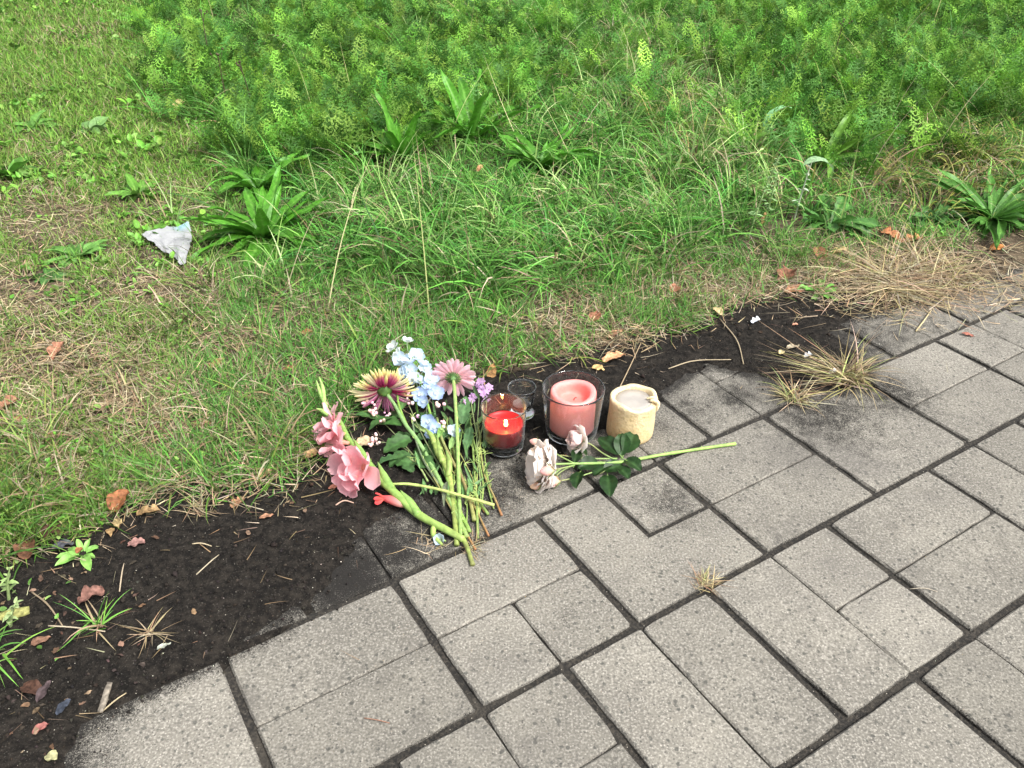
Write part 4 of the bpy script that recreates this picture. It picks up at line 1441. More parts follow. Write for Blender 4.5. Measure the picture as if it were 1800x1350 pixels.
for (u, v, c, du, dv, L, W, col, rl) in ((706, 748, 2.6, -1, -.15, .070, .046, (.060, .145, .038), .2), (722, 772, 2.0, -1, .35, .062, .044, (.050, .120, .033), -.2), (716, 795, 1.2, -.9, .55, .050, .036, (.055, .125, .040), .1),
                                         (700, 806, .9, -1, .15, .046, .034, (.06, .14, .05), .3), (705, 720, 3.2, .35, -1, .040, .022, (.09, .20, .06), 0), (742, 790, 1.6, -.2, .9, .045, .030, (.075, .16, .05), .4), (752, 745, 2.6, .0, -1, .052, .040, (.045, .105, .03), 0), (688, 735, 2.4, -.9, .3, .055, .036, (.05, .12, .035), .3), (735, 760, 2.0, .3, -1, .05, .034, (.06, .14, .045), -.3), (760, 800, 1.2, .2, -1, .055, .03, (.05, .12, .035), .2), (725, 830, .8, -.6, -.6, .045, .03, (.055, .12, .04), .1), (775, 770, 2.0, .5, -.9, .05, .026, (.07, .16, .05), .3)):
    g = stemline([(u, v, c)])[0]
    e = P(u + du * 30, v + dv * 30, g[2])
    leaf_obj('leaf', g, e - g, L, W, lobed(3, .35), col, ch, rl, bend=-.7, seed=int(u))

r = np.random.default_rng(77)
for i in range(11):
    u, v = r.uniform(655, 790), r.uniform(735, 850)
    g = stemline([(u, v, r.uniform(.4, 1.4))])[0]
    a = r.uniform(2.2, 4.6)
    leaf_obj('leaf', g, (math.cos(a), math.sin(a) * .6 + .2, r.uniform(-.1, .35)), r.uniform(.035, .06), r.uniform(.024, .038), lobed(3, .35), np.array((.052, .118, .036)) * r.uniform(.7, 1.4), ch, r.normal(0, .35), bend=-.6, seed=i + 50)

# --- pale blue delphinium
de = empty('delphinium', stemline([(800, 900, 0)])[0], 'pale blue delphinium spike lying between the chrysanthemum and the gerbera', 'flower')
stalk('stem', [(826, 935, .6), (800, 880, 1.0), (780, 820, 1.6), (765, 760, 2.5), (750, 705, 4.0), (733, 655, 5.6), (718, 605, 6.6)], [.0036, .0036, .0034, .0030, .0026, .002, .0012], GREEN, de, 34)
BL = [petal_mesh('petal', .0190, .0165, broad, st, edge=(ed, .5), nu=6, nv=5, bend=.5, b0=-.25, cup=.12, ruffle=.08, seed=i) for i, (st, ed) in enumerate((
    ([(0, (.84, .88, .84)), (.4, (.62, .75, .88)), (1, (.52, .67, .87))], (.72, .82, .91)), ([(0, (.78, .85, .87)), (.4, (.44, .58, .85)), (1, (.36, .50, .83))], (.58, .70, .90)), ([(0, (.84, .88, .80)), (1, (.80, .88, .92))], (.88, .93, .95))))]
for i, (u, v, c, sc, kd, n) in enumerate(((692, 612, 6.2, .95, 2, (-.5, -.1, .7)), (716, 601, 7.0, .80, 2, (.1, .2, .9)), (706, 634, 5.8, 1.1, 0, (-.3, -.5, .8)), (731, 628, 6.2, 1.15, 0, (.2, -.3, .9)), (722, 652, 5.4, 1.05, 0, (-.1, -.6, .75)),
                                          (746, 650, 5.4, .95, 0, (.4, -.3, .8)), (728, 666, 5.0, .9, 2, (-.2, -.5, .8)), (757, 668, 5.0, 1.1, 0, (.3, -.4, .8)), (739, 694, 4.5, 1.0, 1, (-.1, -.7, .7)), (766, 692, 4.4, 1.05, 1, (.2, -.6, .7)),
                                          (754, 742, 3.2, 1.0, 1, (-.1, -.7, .7)), (797, 758, 2.6, .8, 0, (.2, -.5, .8)), (755, 762, 2.6, .6, 1, (0, -.9, .4)), (700, 622, 6.3, .85, 2, (-.6, .1, .6)), (716, 640, 6.2, 1.0, 0, (.0, .3, .9)), (740, 640, 6.0, .95, 0, (.5, .2, .7)), (712, 655, 5.0, .9, 0, (-.6, -.4, .5)), (738, 672, 5.2, 1.0, 0, (.1, .1, 1)), (752, 684, 4.8, .9, 1, (.3, .1, .9)), (746, 706, 4.0, .75, 1, (-.4, -.6, .5)), (762, 752, 3.0, .8, 1, (.4, -.5, .6)))):
    g = stemline([(u, v, c)])[0]
    back = g - np.array(n) * .010
    t_ = np.clip((v - 590) / 330, 0, 1)
    sp = stemline([(float(np.interp(v, [605, 655, 705, 760, 820], [718, 733, 750, 765, 780])), min(v + 22, 905), max(c - 1.5, .8))])[0]
    V, F = tube([sp, (sp + back) / 2 + np.array([0, 0, .002]), back, g], [.0008, .0008, .0012, .0022], 8, 6)
    fl = obj('flower', V, F, M_STEM, de, C=np.array((.45, .55, .35)))
    for j in range(5):
        inst('petal', BL[kd], petal_M(g, n, j * 1.257 + i, 1.05 + .15 * math.sin(i * 3 + j * 2), .0015, 0, 0, sc), fl)
    for j in range(4):
        inst('petal', BL[2], petal_M(g, n, j * 1.571 + i, .45, .0005, .001, 0, sc * .45), fl)

# --- pink gerbera seen from behind
ge = empty('gerbera', stemline([(808, 950, 0)])[0], 'pink gerbera turned away with a straight light green stem', 'flower')
stalk('stem', [(810, 950, .6), (808, 900, 1.2), (806, 840, 2.0), (804, 770, 3.2), (800, 700, 4.6), (797, 668, 5.3)], [.0036, .0038, .0040, .0040, .0038, .0040], [(0, (.22, .34, .10)), (.5, (.26, .40, .12)), (1, (.25, .37, .12))], ge, 30, 10)
gc_ = stemline([(797, 664, 5.5)])[0]
gn = np.array((.08, .95, .10))
gn /= np.linalg.norm(gn)
V, F = lathe([(0, -.010), (.0045, -.010), (.0065, -.005), (.0090, .001), (.0085, .004), (0, .004)], 22)
head = obj('calyx', xf(orient(gn).to_4x4(), V) + gc_, F, M_LEAF, ge, C=np.array((.13, .26, .09)))
bm_ = petal_mesh('bract', .013, .0030, lance, [(0, (.12, .25, .08)), (1, (.20, .34, .13))], M_LEAF, nu=5, nv=3, bend=-.2)
for i in range(26):
    inst('bract', bm_, petal_M(gc_, gn, i * .2417, 1.15 + .2 * (i % 2), .0075, -.004), head)
GP = [petal_mesh('petal', .041, .0100, lambda t: .5 + .5 * min(1, 1.8 * t) if t < .8 else max(.3, 1 - ((t - .8) / .2) ** 2 * .7), [(0, (.85, .60, .50)), (.3, (.90, .52, .60)), (1, (.93, .62, .71))], edge=((.95, .76, .80), .5), bend=b, b0=.1, cup=c, seed=s) for b, c, s in ((-.35, .12, 1), (-.1, .2, 2), (-.55, .1, 3))]
r = np.random.default_rng(8)
for cnt, tl, sc, lf in ((18, 1.62, 1.06, 0), (18, 1.45, 1.0, .0015), (15, 1.15, .75, .003)):
    for i in range(cnt):
        inst('petal', GP[int(r.integers(3))], petal_M(gc_, gn, i * 2 * math.pi / cnt + r.normal(0, .05) + lf * 40, tl + r.normal(0, .06), .007, lf, r.normal(0, .15), sc * r.uniform(.92, 1.06)), head)
V, F = lathe([(0, .003), (.008, .004), (.009, .007), (.005, .010), (0, .0105)], 16)
obj('flower_centre', xf(orient(gn).to_4x4(), V) + gc_, F, M_PETAL, head, C=np.array((.35, .16, .10)))
for (u, v, c, du, dv, L, W) in ((812, 745, 1.6, .15, -1, .075, .030), (818, 790, 1.0, .25, -1, .06, .022)):
    g = stemline([(u, v, c)])[0]
    leaf_obj('leaf', g, P(u + du * 30, v + dv * 30, g[2] + .012) - g, L, W, lobed(4, .25), (.085, .18, .07), ge, .2, bend=-.3, seed=int(v))

# --- lilac statice
st_ = empty('statice', stemline([(850, 900, 0)])[0], 'small lilac statice sprig beside the gerbera head', 'flower')
for pts in ([(838, 930, .5), (845, 860, .9), (838, 780, 1.6), (842, 700, 3.6)], [(838, 790, 1.5), (850, 740, 2.6), (852, 690, 4.0)], [(839, 770, 1.8), (830, 720, 2.8), (828, 694, 3.4)]):
    stalk('stem', pts, [.0016, .0014, .0012, .0009], [(0, (.25, .30, .12)), (1, (.20, .28, .12))], st_, 16, 6)
SPm = petal_mesh('petal', .0075, .0052, broad, [(0, (.72, .50, .74)), (1, (.62, .38, .72))], edge=((.74, .52, .80), .4), nu=4, nv=3, bend=-.3)
r = np.random.default_rng(9)
for i in range(30):
    w = i % 3
    u, v = ((844, 678), (852, 688), (830, 695))[w]
    u, v, c = u + r.normal(0, 7), v + r.normal(0, 8), 4.2 + r.normal(0, .5) - (.9 if w == 2 else 0)
    n = (r.normal(.1, .5), r.normal(-.4, .4), .7)
    g = stemline([(u, v, c)])[0]
    V, F = tube([g - np.array(n) / np.linalg.norm(n) * .007, g], [.0008, .0018], 3, 6)
    fl = obj('flower', V, F, M_PETAL, st_, C=np.array((.35, .32, .34)))
    for j in range(5):
        inst('petal', SPm, petal_M(g, n, j * 1.257, 1.15, .0006), fl)

# --- snowberry twigs
M_BERRY = plant_mat('berry', .35, .1, .5, 200, .08)


def ball(c, r, k=10, rows=7):
    return lathe([(0, -r)] + [(r * math.cos(a), r * math.sin(a)) for a in np.linspace(-1.3, 1.3, rows)] + [(0, r)], k, c)


def berry_twig(label, pts, clusters, seed):
    t = empty('snowberry_twig', stemline([(pts[0][0], pts[0][1], 0)])[0], label, 'berry twig', 'snowberry twigs among the flowers')
    stalk('stem', pts, [.0017, .0015, .0012, .0009], [(0, (.20, .20, .10)), (.5, (.16, .20, .09)), (1, (.20, .24, .12))], t, 18, 6)
    r = np.random.default_rng(seed)
    for (u, v, c, n) in clusters:
        for i in range(n):
            g = stemline([(u + r.normal(0, 7), v + r.normal(0, 6), c + abs(r.normal(0, .35)))])[0]
            V, F = ball(g, r.uniform(.0024, .0048))
            b = obj('berry', V, F, M_BERRY, t, C=np.array((.86, .60, .60)) * r.uniform(.85, 1.1) * np.array((1, r.uniform(.75, 1.2), r.uniform(.8, 1.15))))


berry_twig('pink snowberries under the chrysanthemum head', [(818, 930, .6), (765, 850, 1.0), (705, 775, 1.6), (652, 722, 2.4)], [(655, 722, 2.4, 9), (640, 705, 2.6, 4), (680, 735, 2.2, 5)], 31)
berry_twig('round cluster of pale pink snowberries low beside the gladiolus', [(812, 900, .6), (760, 830, .9), (705, 785, 1.2), (662, 776, 1.4)], [(657, 775, 1.4, 14)], 32)
berry_twig('few pink snowberries between the blue flowers and the leaves', [(815, 915, .8), (790, 850, 1.4), (745, 770, 2.4), (716, 706, 3.8)], [(714, 698, 3.8, 6), (775, 705, 3.4, 5), (735, 735, 2.8, 4), (783, 745, 2.4, 5)], 33)

# --- green gladiolus stem without open flowers
g2 = empty('gladiolus', stemline([(812, 930, 0)])[0], 'thick green gladiolus stalk with closed buds amid the stems', 'flower')
stalk('stem', [(803, 958, .6), (798, 900, .9), (792, 850, 1.5), (785, 820, 2.0), (772, 798, 2.6), (765, 780, 3.0), (758, 762, 3.4)], [.0044, .0050, .0056, .0066, .0078, .0060, .0030], [(0, (.24, .30, .08)), (.5, (.27, .34, .09)), (1, (.20, .31, .08))], g2, 30, 10)
for pts in ([(778, 812, 2.6), (772, 790, 3.2), (768, 765, 3.8)], [(788, 838, 2.0), (790, 812, 2.7), (784, 792, 3.2)], [(764, 780, 3.2), (758, 765, 3.7), (746, 752, 4.0)]):
    V, F, C = tubec(stemline(pts), [.0060, .0058, .001], [(0, (.25, .33, .09)), (1, (.22, .34, .09))], 12, 8)
    obj('bract', V, F, M_STEM, g2, C=C)
for (u, v, c, du, dv, L, W, col) in ((786, 846, 1.8, -.15, 1.0, .070, .011, (.16, .19, .12)), (770, 770, 3.0, .35, -1, .05, .012, (.17, .32, .08)), (728, 745, 2.6, .8, .55, .060, .010, (.30, .42, .14)), (790, 790, 2.4, .35, -1, .05, .012, (.22, .36, .12)), (782, 760, 3.0, -.75, -.4, .045, .010, (.30, .42, .16))):
    g = stemline([(u, v, c)])[0]
    leaf_obj('leaf', g, P(u + du * 30, v + dv * 30, g[2]) - g, L, W, lance, col, g2, .3, bend=-.4, fold=.25, ruffle=0, seed=int(u + v))

# --- bare cut stalks lying through the bunch
SG = [(0, (.21, .30, .085)), (1, (.17, .26, .07))]
SBR = [(0, (.30, .14, .06)), (.25, (.28, .22, .09)), (1, (.24, .28, .09))]
STK = [('light green stalk lying crosswise over the bunch', [(869, 888, 2.2), (820, 874, 2.6), (770, 860, 2.9), (720, 851, 2.6), (688, 851, 2.4)], .0030, [(0, (.42, .48, .16)), (1, (.36, .46, .14))]),
       ('thin stalk with a reddish cut end at the right of the bunch', [(882, 906, .6), (868, 872, .8), (852, 836, 1.1), (846, 800, 1.3), (840, 740, 1.8)], .0020, SBR),
       ('brown tipped stalk ending on the joint of the slabs', [(836, 966, .5), (815, 930, .8), (785, 880, 1.0), (760, 835, 1.2), (735, 790, 1.6)], .0019, SBR),
       ('thick olive brown stalk curving under the gerbera', [(834, 915, .8), (826, 880, 1.1), (812, 840, 1.4), (795, 810, 1.8), (776, 770, 2.2), (768, 735, 2.6)], .0036, [(0, (.28, .30, .10)), (.4, (.24, .18, .08)), (1, (.22, .30, .10))]),
       ('pale green stalk ending beside the crosswise one', [(858, 904, .7), (835, 870, 1.0), (812, 835, 1.3), (800, 800, 1.7), (794, 760, 2.0)], .0024, SG),
       ('straight thin stalk just left of the red candle', [(840, 946, .5), (838, 890, .8), (834, 830, 1.0), (830, 770, 1.4), (826, 730, 1.9)], .0023, SG),
       ('wiry stalk passing close to the red candle glass', [(866, 875, .6), (856, 830, .9), (850, 780, 1.2), (852, 735, 1.7)], .0012, SG),
       ('slim stalk between the candle and the gerbera stem', [(842, 905, .7), (838, 850, .9), (842, 800, 1.2), (846, 765, 1.6)], .0014, [(0, (.36, .40, .12)), (1, (.28, .36, .10))]),
       ('dark grey green stalk bent along the chrysanthemum stem', [(770, 850, 1.4), (745, 810, 1.9), (730, 770, 2.5), (724, 730, 3.1)], .0022, [(0, (.12, .15, .09)), (1, (.13, .18, .10))]),
       ('short green stalk ending above the brown stub', [(814, 915, .9), (796, 885, 1.1), (778, 850, 1.3)], .0034, SG),
       ('broken side shoot left of the main stems', [(752, 846, .8), (738, 822, 1.0), (716, 800, 1.2)], .0020, [(0, (.24, .34, .12)), (1, (.40, .44, .22))])]
r = np.random.default_rng(55)
for i in range(8):
    u0, v0 = r.uniform(795, 872), r.uniform(890, 950)
    u1, v1 = r.uniform(760, 850), r.uniform(720, 790)
    um = (u0 + u1) / 2 + r.normal(0, 8)
    STK.append(('thin wiry green stalk among the fanned stem ends', [(u0, v0, .5), ((u0 + um) / 2 + r.normal(0, 4), (v0 * 3 + v1) / 4, .8), (um, (v0 + v1) / 2, 1.2), (u1, v1, 2.0)], r.uniform(.0011, .0022), SBR if i % 3 == 0 else SG))
for lab, pts, r_, stp in STK:
    s = empty('flower_stalk', stemline([(pts[0][0], pts[0][1], 0)])[0], lab, 'stalk', 'bare flower stalks in the bunch')
    stalk('stem', pts, [r_ * 1.08, r_, r_ * .95, r_ * .8], stp, s, 22, 7)
    rr_ = np.random.default_rng(int(pts[0][0]))
    if r_ < .0026:
        c_ = crom(stemline(pts), 30)
        for i in range(7):
            g = c_[int(rr_.integers(10, 29))]
            V, F = tube([g, g + np.array([rr_.normal(0, .004), rr_.normal(.004, .003), .004]), g + np.array([rr_.normal(0, .007), rr_.normal(.009, .004), .006])], [.0007, .0009, .0003], 5, 5)
            obj('side_shoot', V, F, M_STEM, s, C=np.array((.32, .42, .13)))
# narrow filler foliage
ff = empty('filler_foliage', stemline([(835, 900, 0)])[0], 'narrow grey green filler leaves between the gerbera stem and red candle', 'foliage')
r = np.random.default_rng(12)
for i in range(70):
    u, v = r.uniform(735, 855), r.uniform(700, 880)
    g = stemline([(u, v, r.uniform(.3, 1.6))])[0]
    e = P(u + r.normal(0, 16), v - 30, g[2] + r.uniform(0, .02))
    leaf_obj('leaf', g, e - g, r.uniform(.025, .05), r.uniform(.004, .010), lance, np.array((.10, .20, .07)) * r.uniform(.7, 1.5), ff, r.normal(0, .4), bend=-.4, seed=i, nu=7, nv=5)

# --- rose spray
ro = empty('rose_spray', P(1292, 780, .004), 'pale pink and white rose spray lying on the slabs with a long green stem', 'flower')
RS = [(0, (.30, .46, .12)), (.5, (.26, .44, .11)), (1, (.24, .38, .12))]
stalk('stem', [(1293, 780, .45), (1230, 789, .5), (1160, 800, .8), (1100, 811, 1.3), (1060, 814, 1.8), (1010, 815, 2.3), (968, 816, 2.9)], [.0034, .0032, .0031, .0030, .0026, .0022, .0022], RS, ro, 34, 8)
for pts in ([(1088, 812, 1.4), (1060, 797, 2.0), (1040, 782, 2.8), (1022, 774, 3.4)], [(1010, 815, 2.2), (985, 802, 2.6), (960, 786, 3.2), (948, 778, 3.4)], [(1085, 806, 1.4), (1030, 806, 1.6), (985, 800, 2.0)],
            [(1012, 815, 2.0), (985, 830, 1.6), (972, 845, 1.4)], [(1055, 826, 1.0), (1010, 840, .9), (985, 845, 1.1)], [(985, 824, 2.0), (960, 845, 1.5), (945, 852, 1.3)], [(1010, 818, 2.4), (992, 822, 4.6), (975, 826, 6.4)], [(1075, 815, 1.4), (1062, 828, 1.0), (1050, 834, .8)]):
    stalk('stem', pts, [.0017, .0014, .0012], [(0, (.24, .38, .12)), (1, (.30, .30, .14))], ro, 14, 7)
th_ = crom(stemline([(1293, 780, .45), (1230, 789, .5), (1160, 800, .8), (1100, 811, 1.3)]), 40)
for i in (3, 12, 24, 33):
    V, F = tube([th_[i], th_[i] + np.array([-.003, .002 * (-1) ** i, .006])], [.0018, .0002], 4, 6)
    obj('thorn', V, F, M_STEM, ro, C=np.array((.33, .40, .14)))
WH = [(0, (.92, .84, .70)), (.4, (.95, .88, .82)), (1, (.96, .92, .89))]
PKR = [(0, (.92, .80, .68)), (.4, (.93, .72, .70)), (1, (.95, .80, .80))]
M_ROSE = plant_mat('rose_petal', 0.6, 0.5, 0.2, 200, 0.0)
RP = [petal_mesh('petal', .036, .038, broad, s, M_ROSE, edge=((.93, .88, .86), .4), nu=8, nv=7, bend=b, b0=-.5, cup=c, ruffle=.05, rk=1.4, seed=i) for i, (s, b, c) in enumerate(((WH, .5, .16), (WH, .9, .22), (PKR, 1.0, .28), (WH, .1, .12)))]


def rose(u, v, c, n, layers, seed, sepals=True, name='bloom'):
    n = np.array(n, float)
    n /= np.linalg.norm(n)
    g = stemline([(u, v, c)])[0]
    V, F = lathe([(0, -.010), (.003, -.009), (.0048, -.004), (.004, .001), (0, .003)], 12)
    b = obj(name, xf(orient(n).to_4x4(), V) + g, F, M_STEM, ro, C=np.array((.24, .36, .12)))
    r = np.random.default_rng(seed)
    for cnt, tl, r0, sc, kinds in layers:
        for i in range(cnt):
            inst('petal', RP[kinds[int(r.integers(len(kinds)))]], petal_M(g, n, i * 2 * math.pi / cnt + tl * 3 + r.normal(0, .1), tl + r.normal(0, .07), r0, .001, r.normal(0, .12), sc * r.uniform(.92, 1.08)), b)
    if sepals:
        for i in range(5):
            inst('sepal', SEP, petal_M(g, n, i * 1.257 + .3, 1.6 + r.normal(0, .5), .003, -.002), b)


SEP = petal_mesh('sepal', .018, .0055, lance, [(0, (.22, .36, .12)), (1, (.34, .42, .18))], M_LEAF, nu=6, nv=3, bend=-.5)
rose(965, 820, 3.6, (-1.0, -.16, .22), ((8, 1.22, .004, 1.15, (3,)), (8, .98, .004, 1.30, (3,)), (8, .80, .004, 1.38, (3,)), (7, .58, .003, 1.38, (3, 0)), (6, .36, .002, 1.32, (3, 0))), 1)
rose(1024, 773, 3.6, (-.75, -.30, .35), ((6, .78, .003, .92, (3, 0)), (5, .48, .002, .92, (0, 2)), (4, .22, .001, .80, (2,))), 2)
RPB = RP
for (u, v, c, n, sc, col) in ((949, 779, 3.4, (-1, .1, .25), .9, 0), (974, 826, 6.6, (-.9, -.30, .12), 1.2, 0), (985, 845, 1.3, (-1, -.25, .15), 1.25, 1), (951, 852, 1.2, (-.95, -.3, .0), .95, 2)):
    n = np.array(n, float) / np.linalg.norm(n)
    g = stemline([(u, v, c)])[0]
    V, F = lathe([(0, 0), (.0035, .001), (.0068, .005), (.0080, .010), (.0070, .016), (.0040, .021), (.0012, .0235), (0, .024)], 18)
    V = V * sc
    a_ = np.arctan2(V[:, 1], V[:, 0])
    V[:, :2] *= (1 + .07 * np.sin(3 * a_ + V[:, 2:3].ravel() * 200))[:, None]
    Cb = ramp(V[:, 2] / (.024 * sc), [(0, (.55, .52, .28)), (.3, (.88, .62, .50)), (1, (.90, .55, .57) if col != 2 else (.86, .62, .42))])
    b = obj('bud', xf(orient(n).to_4x4(), V) + g, F, M_PETAL, ro, C=Cb)
    for i in range(5):
        inst('sepal', SEP, petal_M(g, n, i * 1.257, .55 + .5 * (i % 2), .0035 * sc, .0, 0, sc * .9), b)
    if col == 1:
        for i in range(4):
            inst('petal', RP[2], petal_M(g, n, i * 1.57 + .5, .33, .003, .003, 0, .60), b)


def serrated(t):
    return oval(t) * (1 - .10 * (t * 9 % 1.0))


DG = (.019, .052, .014)
for i, (u, v, c, du, dv, dz, L, W, rl, f) in enumerate(((1092, 800, 1.6, .05, -1, .7, .036, .026, 0, 1.2), (1098, 795, 2.0, .55, -.75, .35, .040, .030, .3, 1.1), (1088, 798, 1.8, -.8, -.45, .25, .042, .028, -.2, .8), (1100, 808, 1.5, .55, .35, .0, .030, .024, .1, .9),
                                                        (1072, 818, 1.2, -.6, .35, .05, .034, .026, .2, .8), (1050, 812, 1.6, -.7, .25, .1, .034, .024, -.4, .75), (1062, 828, 1.0, .6, -.2, .05, .034, .025, .2, .85), (1068, 836, .9, .12, 1, .0, .042, .027, .1, .9),
                                                        (1020, 830, 1.2, -.25, .75, 0, .034, .022, .4, .8), (1030, 800, 1.8, -.5, -.3, .2, .030, .020, .5, .7), (1010, 812, 1.8, .2, -.7, .2, .026, .018, .2, .7), (1088, 822, 1.0, .6, .6, 0, .026, .020, 0, 1.0))):
    g = stemline([(u, v, c)])[0]
    e = P(u + du * 30, v + dv * 30, g[2]) - g
    e = e + np.array([0, 0, dz * np.linalg.norm(e)])
    leaf_obj('leaf', g, e, L * 1.35, W * 1.35, serrated, np.array(DG) * f, ro, rl, bend=-.5, fold=.22, ruffle=.03, seed=i, nu=19, nv=7, mid=(.06, .13, .04))
    V, F = tube([g, g - e / np.linalg.norm(e) * .012 + np.array([0, 0, -.003])], [.0008, .0011], 4, 6)
    obj('leaf_stalk', V, F, M_STEM, ro, C=np.array((.20, .32, .09)))

# one lost pale blue flower on the soil
lf = stemline([(776, 948, .5)])[0]
lb = empty('fallen_blossom', lf, 'single pale blue blossom dropped on the soil by the stem ends', 'blossom')
V, F = tube([lf + np.array([.008, -.002, -.003]), lf], [.0016, .003], 5, 6)
obj('calyx', V, F, M_STEM, lb, C=np.array((.25, .35, .12)))
for j in range(4):
    inst('petal', BL[0], petal_M(lf, (-.3, -.6, .6), j * 1.4 + .4, .65, .001, 0, 0, .9), lb)

# ---------------------------------------------------------------- single plants on the bank
PLT = (.066, .215, .018)


def plantain(u, v, cnt, L, W, th, label, cat='plantain', name='plantain_plant', col=PLT, seed=0, prof=lance, arc=(0, 6.28), group='plantain rosettes on the bank', zoff=0.0, bendr=(-1.3, -.3)):
    r = np.random.default_rng(seed + int(u))
    g = P(u, v, 0)
    b = np.array([g[0], g[1], hg(g[0], g[1]) - .004 + zoff])
    t = empty(name, b, label, cat, group)
    kinds = []
    for i in range(3):
        V, F, T = sheet(L, W, prof, 11, 7, bend=bendr[0] + (bendr[1] - bendr[0]) * i / 2, b0=.1, fold=.22, ruffle=.03, rk=2, seed=seed + i)
        c = np.array(col) * (1 + .10 * np.cos(T[:, 1:] * 14)) * (1 + .25 * T[:, :1])
        c = c * (.85 + .15 * i)
        f = np.exp(-(T[:, 1] / .12) ** 2)[:, None] * .35
        c = c * (1 - f) + np.array((.22, .40, .10)) * f
        kinds.append(link_mesh('leaf', V, F, c, M_LEAF))
    cnt = int(cnt * 1.5)
    for i in range(cnt):
        a = arc[0] + (arc[1] - arc[0]) * (i + r.random() * .8) / cnt
        el = r.uniform(*th) * r.uniform(.55, 1.0)
        d = (math.cos(a) * math.cos(el), math.sin(a) * math.cos(el), math.sin(el))
        M = dir_M(b + np.array([math.cos(a), math.sin(a), 0]) * .006 + np.array([0, 0, .006]), d, roll=r.normal(0, .25), scale=r.uniform(.5, 1.25))
        inst('leaf', kinds[int(r.integers(3))], M, t)
    return t


plantain(470, 432, 34, .21, .034, (.25, 1.0), 'big plantain rosette right beside the white tissue')
plantain(458, 352, 16, .17, .036, (.5, 1.25), 'upright plantain just behind the big rosette', seed=3)
plantain(705, 300, 22, .22, .034, (.55, 1.35), 'left one of three tall plantains in the middle of the bank', seed=5)
plantain(828, 258, 15, .27, .044, (.75, 1.4), 'tallest plantain, rear of the three in the middle of the bank', seed=7)
plantain(950, 312, 22, .22, .036, (.35, 1.25), 'right one of three tall plantains in the middle of the bank', seed=9)
plantain(1740, 392, 38, .22, .030, (.15, 1.0), 'dense plantain with drooping strap leaves above the dry straw at the far right', seed=11, col=(.065, .18, .03))
plantain(140, 462, 16, .085, .026, (.15, .7), 'small flat plantain left of the white tissue', seed=13, col=(.11, .25, .055))
plantain(1445, 300, 9, .27, .030, (.6, 1.2), 'loose plantain with long blades standing in the yellowed grass', seed=15, col=(.11, .25, .03))
plantain(90, 505, 12, .06, .022, (.1, .6), 'low dark rosette in the dry lawn at the left, below the small plantain', seed=17, col=(.06, .15, .035))
plantain(62, 238, 12, .09, .034, (.1, .7), 'small broad rosette high in the lawn at the left', seed=19, col=(.11, .25, .05))
plantain(160, 242, 11, .085, .040, (.1, .6), 'pale broad rosette in the lawn below the bare patch', seed=21, col=(.13, .25, .075))
plantain(20, 318, 14, .10, .034, (.2, .9), 'leafy rosette cut by the left edge of the picture', seed=23, col=(.08, .21, .03))
plantain(245, 352, 13, .10, .030, (.2, .9), 'leafy weed rosette on the worn lawn up from the tissue', seed=25, col=(.09, .22, .03))
plantain(1640, 395, 12, .10, .032, (.1, .6), 'flat dark rosette left of the drooping plantain', seed=27, col=(.07, .17, .05))


def dandelion_prof(t):
    return max(.06, min(1, .2 + t * 1.1)) * (1 - .45 * (1 - (t * 6 % 1.0))) * (1 if t < .85 else max(.1, 1 - ((t - .85) / .15) ** 2))


plantain(1455, 408, 20, .12, .040, (.1, .8), 'dark green toothed dandelion at the edge of the dry straw', 'dandelion', 'dandelion_plant', (.060, .165, .035), 31, dandelion_prof, group=None)
plantain(1440, 520, 12, .05, .020, (.2, .9), 'small bright green weed above the black soil', 'weed', 'weed_plant', (.14, .34, .06), 33, dandelion_prof, group=None)
plantain(150, 985, 7, .035, .014, (.3, 1.0), 'tiny light green seedling amid the brown leaves', 'weed', 'weed_plant', (.20, .40, .09), 35, oval, group=None)


def stalk_weed(u, v, h, label, col, leaves, lcol, lean=(0, 0), seed=0, name='weed_stalk', cat='weed', heads=False):
    r = np.random.default_rng(seed)
    g = P(u, v, 0)
    b = np.array([g[0], g[1], hg(g[0], g[1]) - .004])
    t = empty(name, b, label, cat)
    pts = [b, b + np.array([lean[0] * .3, lean[1] * .3, h * .4]), b + np.array([lean[0] * .6, lean[1] * .6, h * .72]), b + np.array([lean[0], lean[1], h])]
    V, F = tube(pts, [.0030, .0026, .002, .001], 16, 6)
    obj('stem', V, F, M_STEM, t, C=np.array(col))
    c = crom(pts, 60)
    lm = petal_mesh('leaf', .022, .009, lance, [(0, lcol), (1, np.array(lcol) * 1.15)], M_LEAF, nu=6, nv=3, bend=-.6, fold=.2)
    for i in range(leaves):
        f = r.uniform(.25, 1)
        a = r.uniform(0, 6.28)
        inst('leaf', lm, dir_M(c[int(f * 59)], (math.cos(a), math.sin(a), r.uniform(.1, .9)), scale=r.uniform(.4, 1.1) * (1.3 - .7 * f)), t)
    if heads:
        for i in range(5):
            e = c[-1] + np.array([r.normal(0, .014), r.normal(0, .014), r.uniform(-.01, .012)])
            V, F = tube([c[44], (c[44] + e) / 2 + np.array([0, 0, .004]), e], [.001, .0009, .0008], 6, 5)
            s = obj('twig', V, F, M_STEM, t, C=np.array(col))
            V, F = ball(e, .0045, 7, 4)
            obj('seed_head', V, F, M_DEAD, s, C=np.array(col) * 1.2)


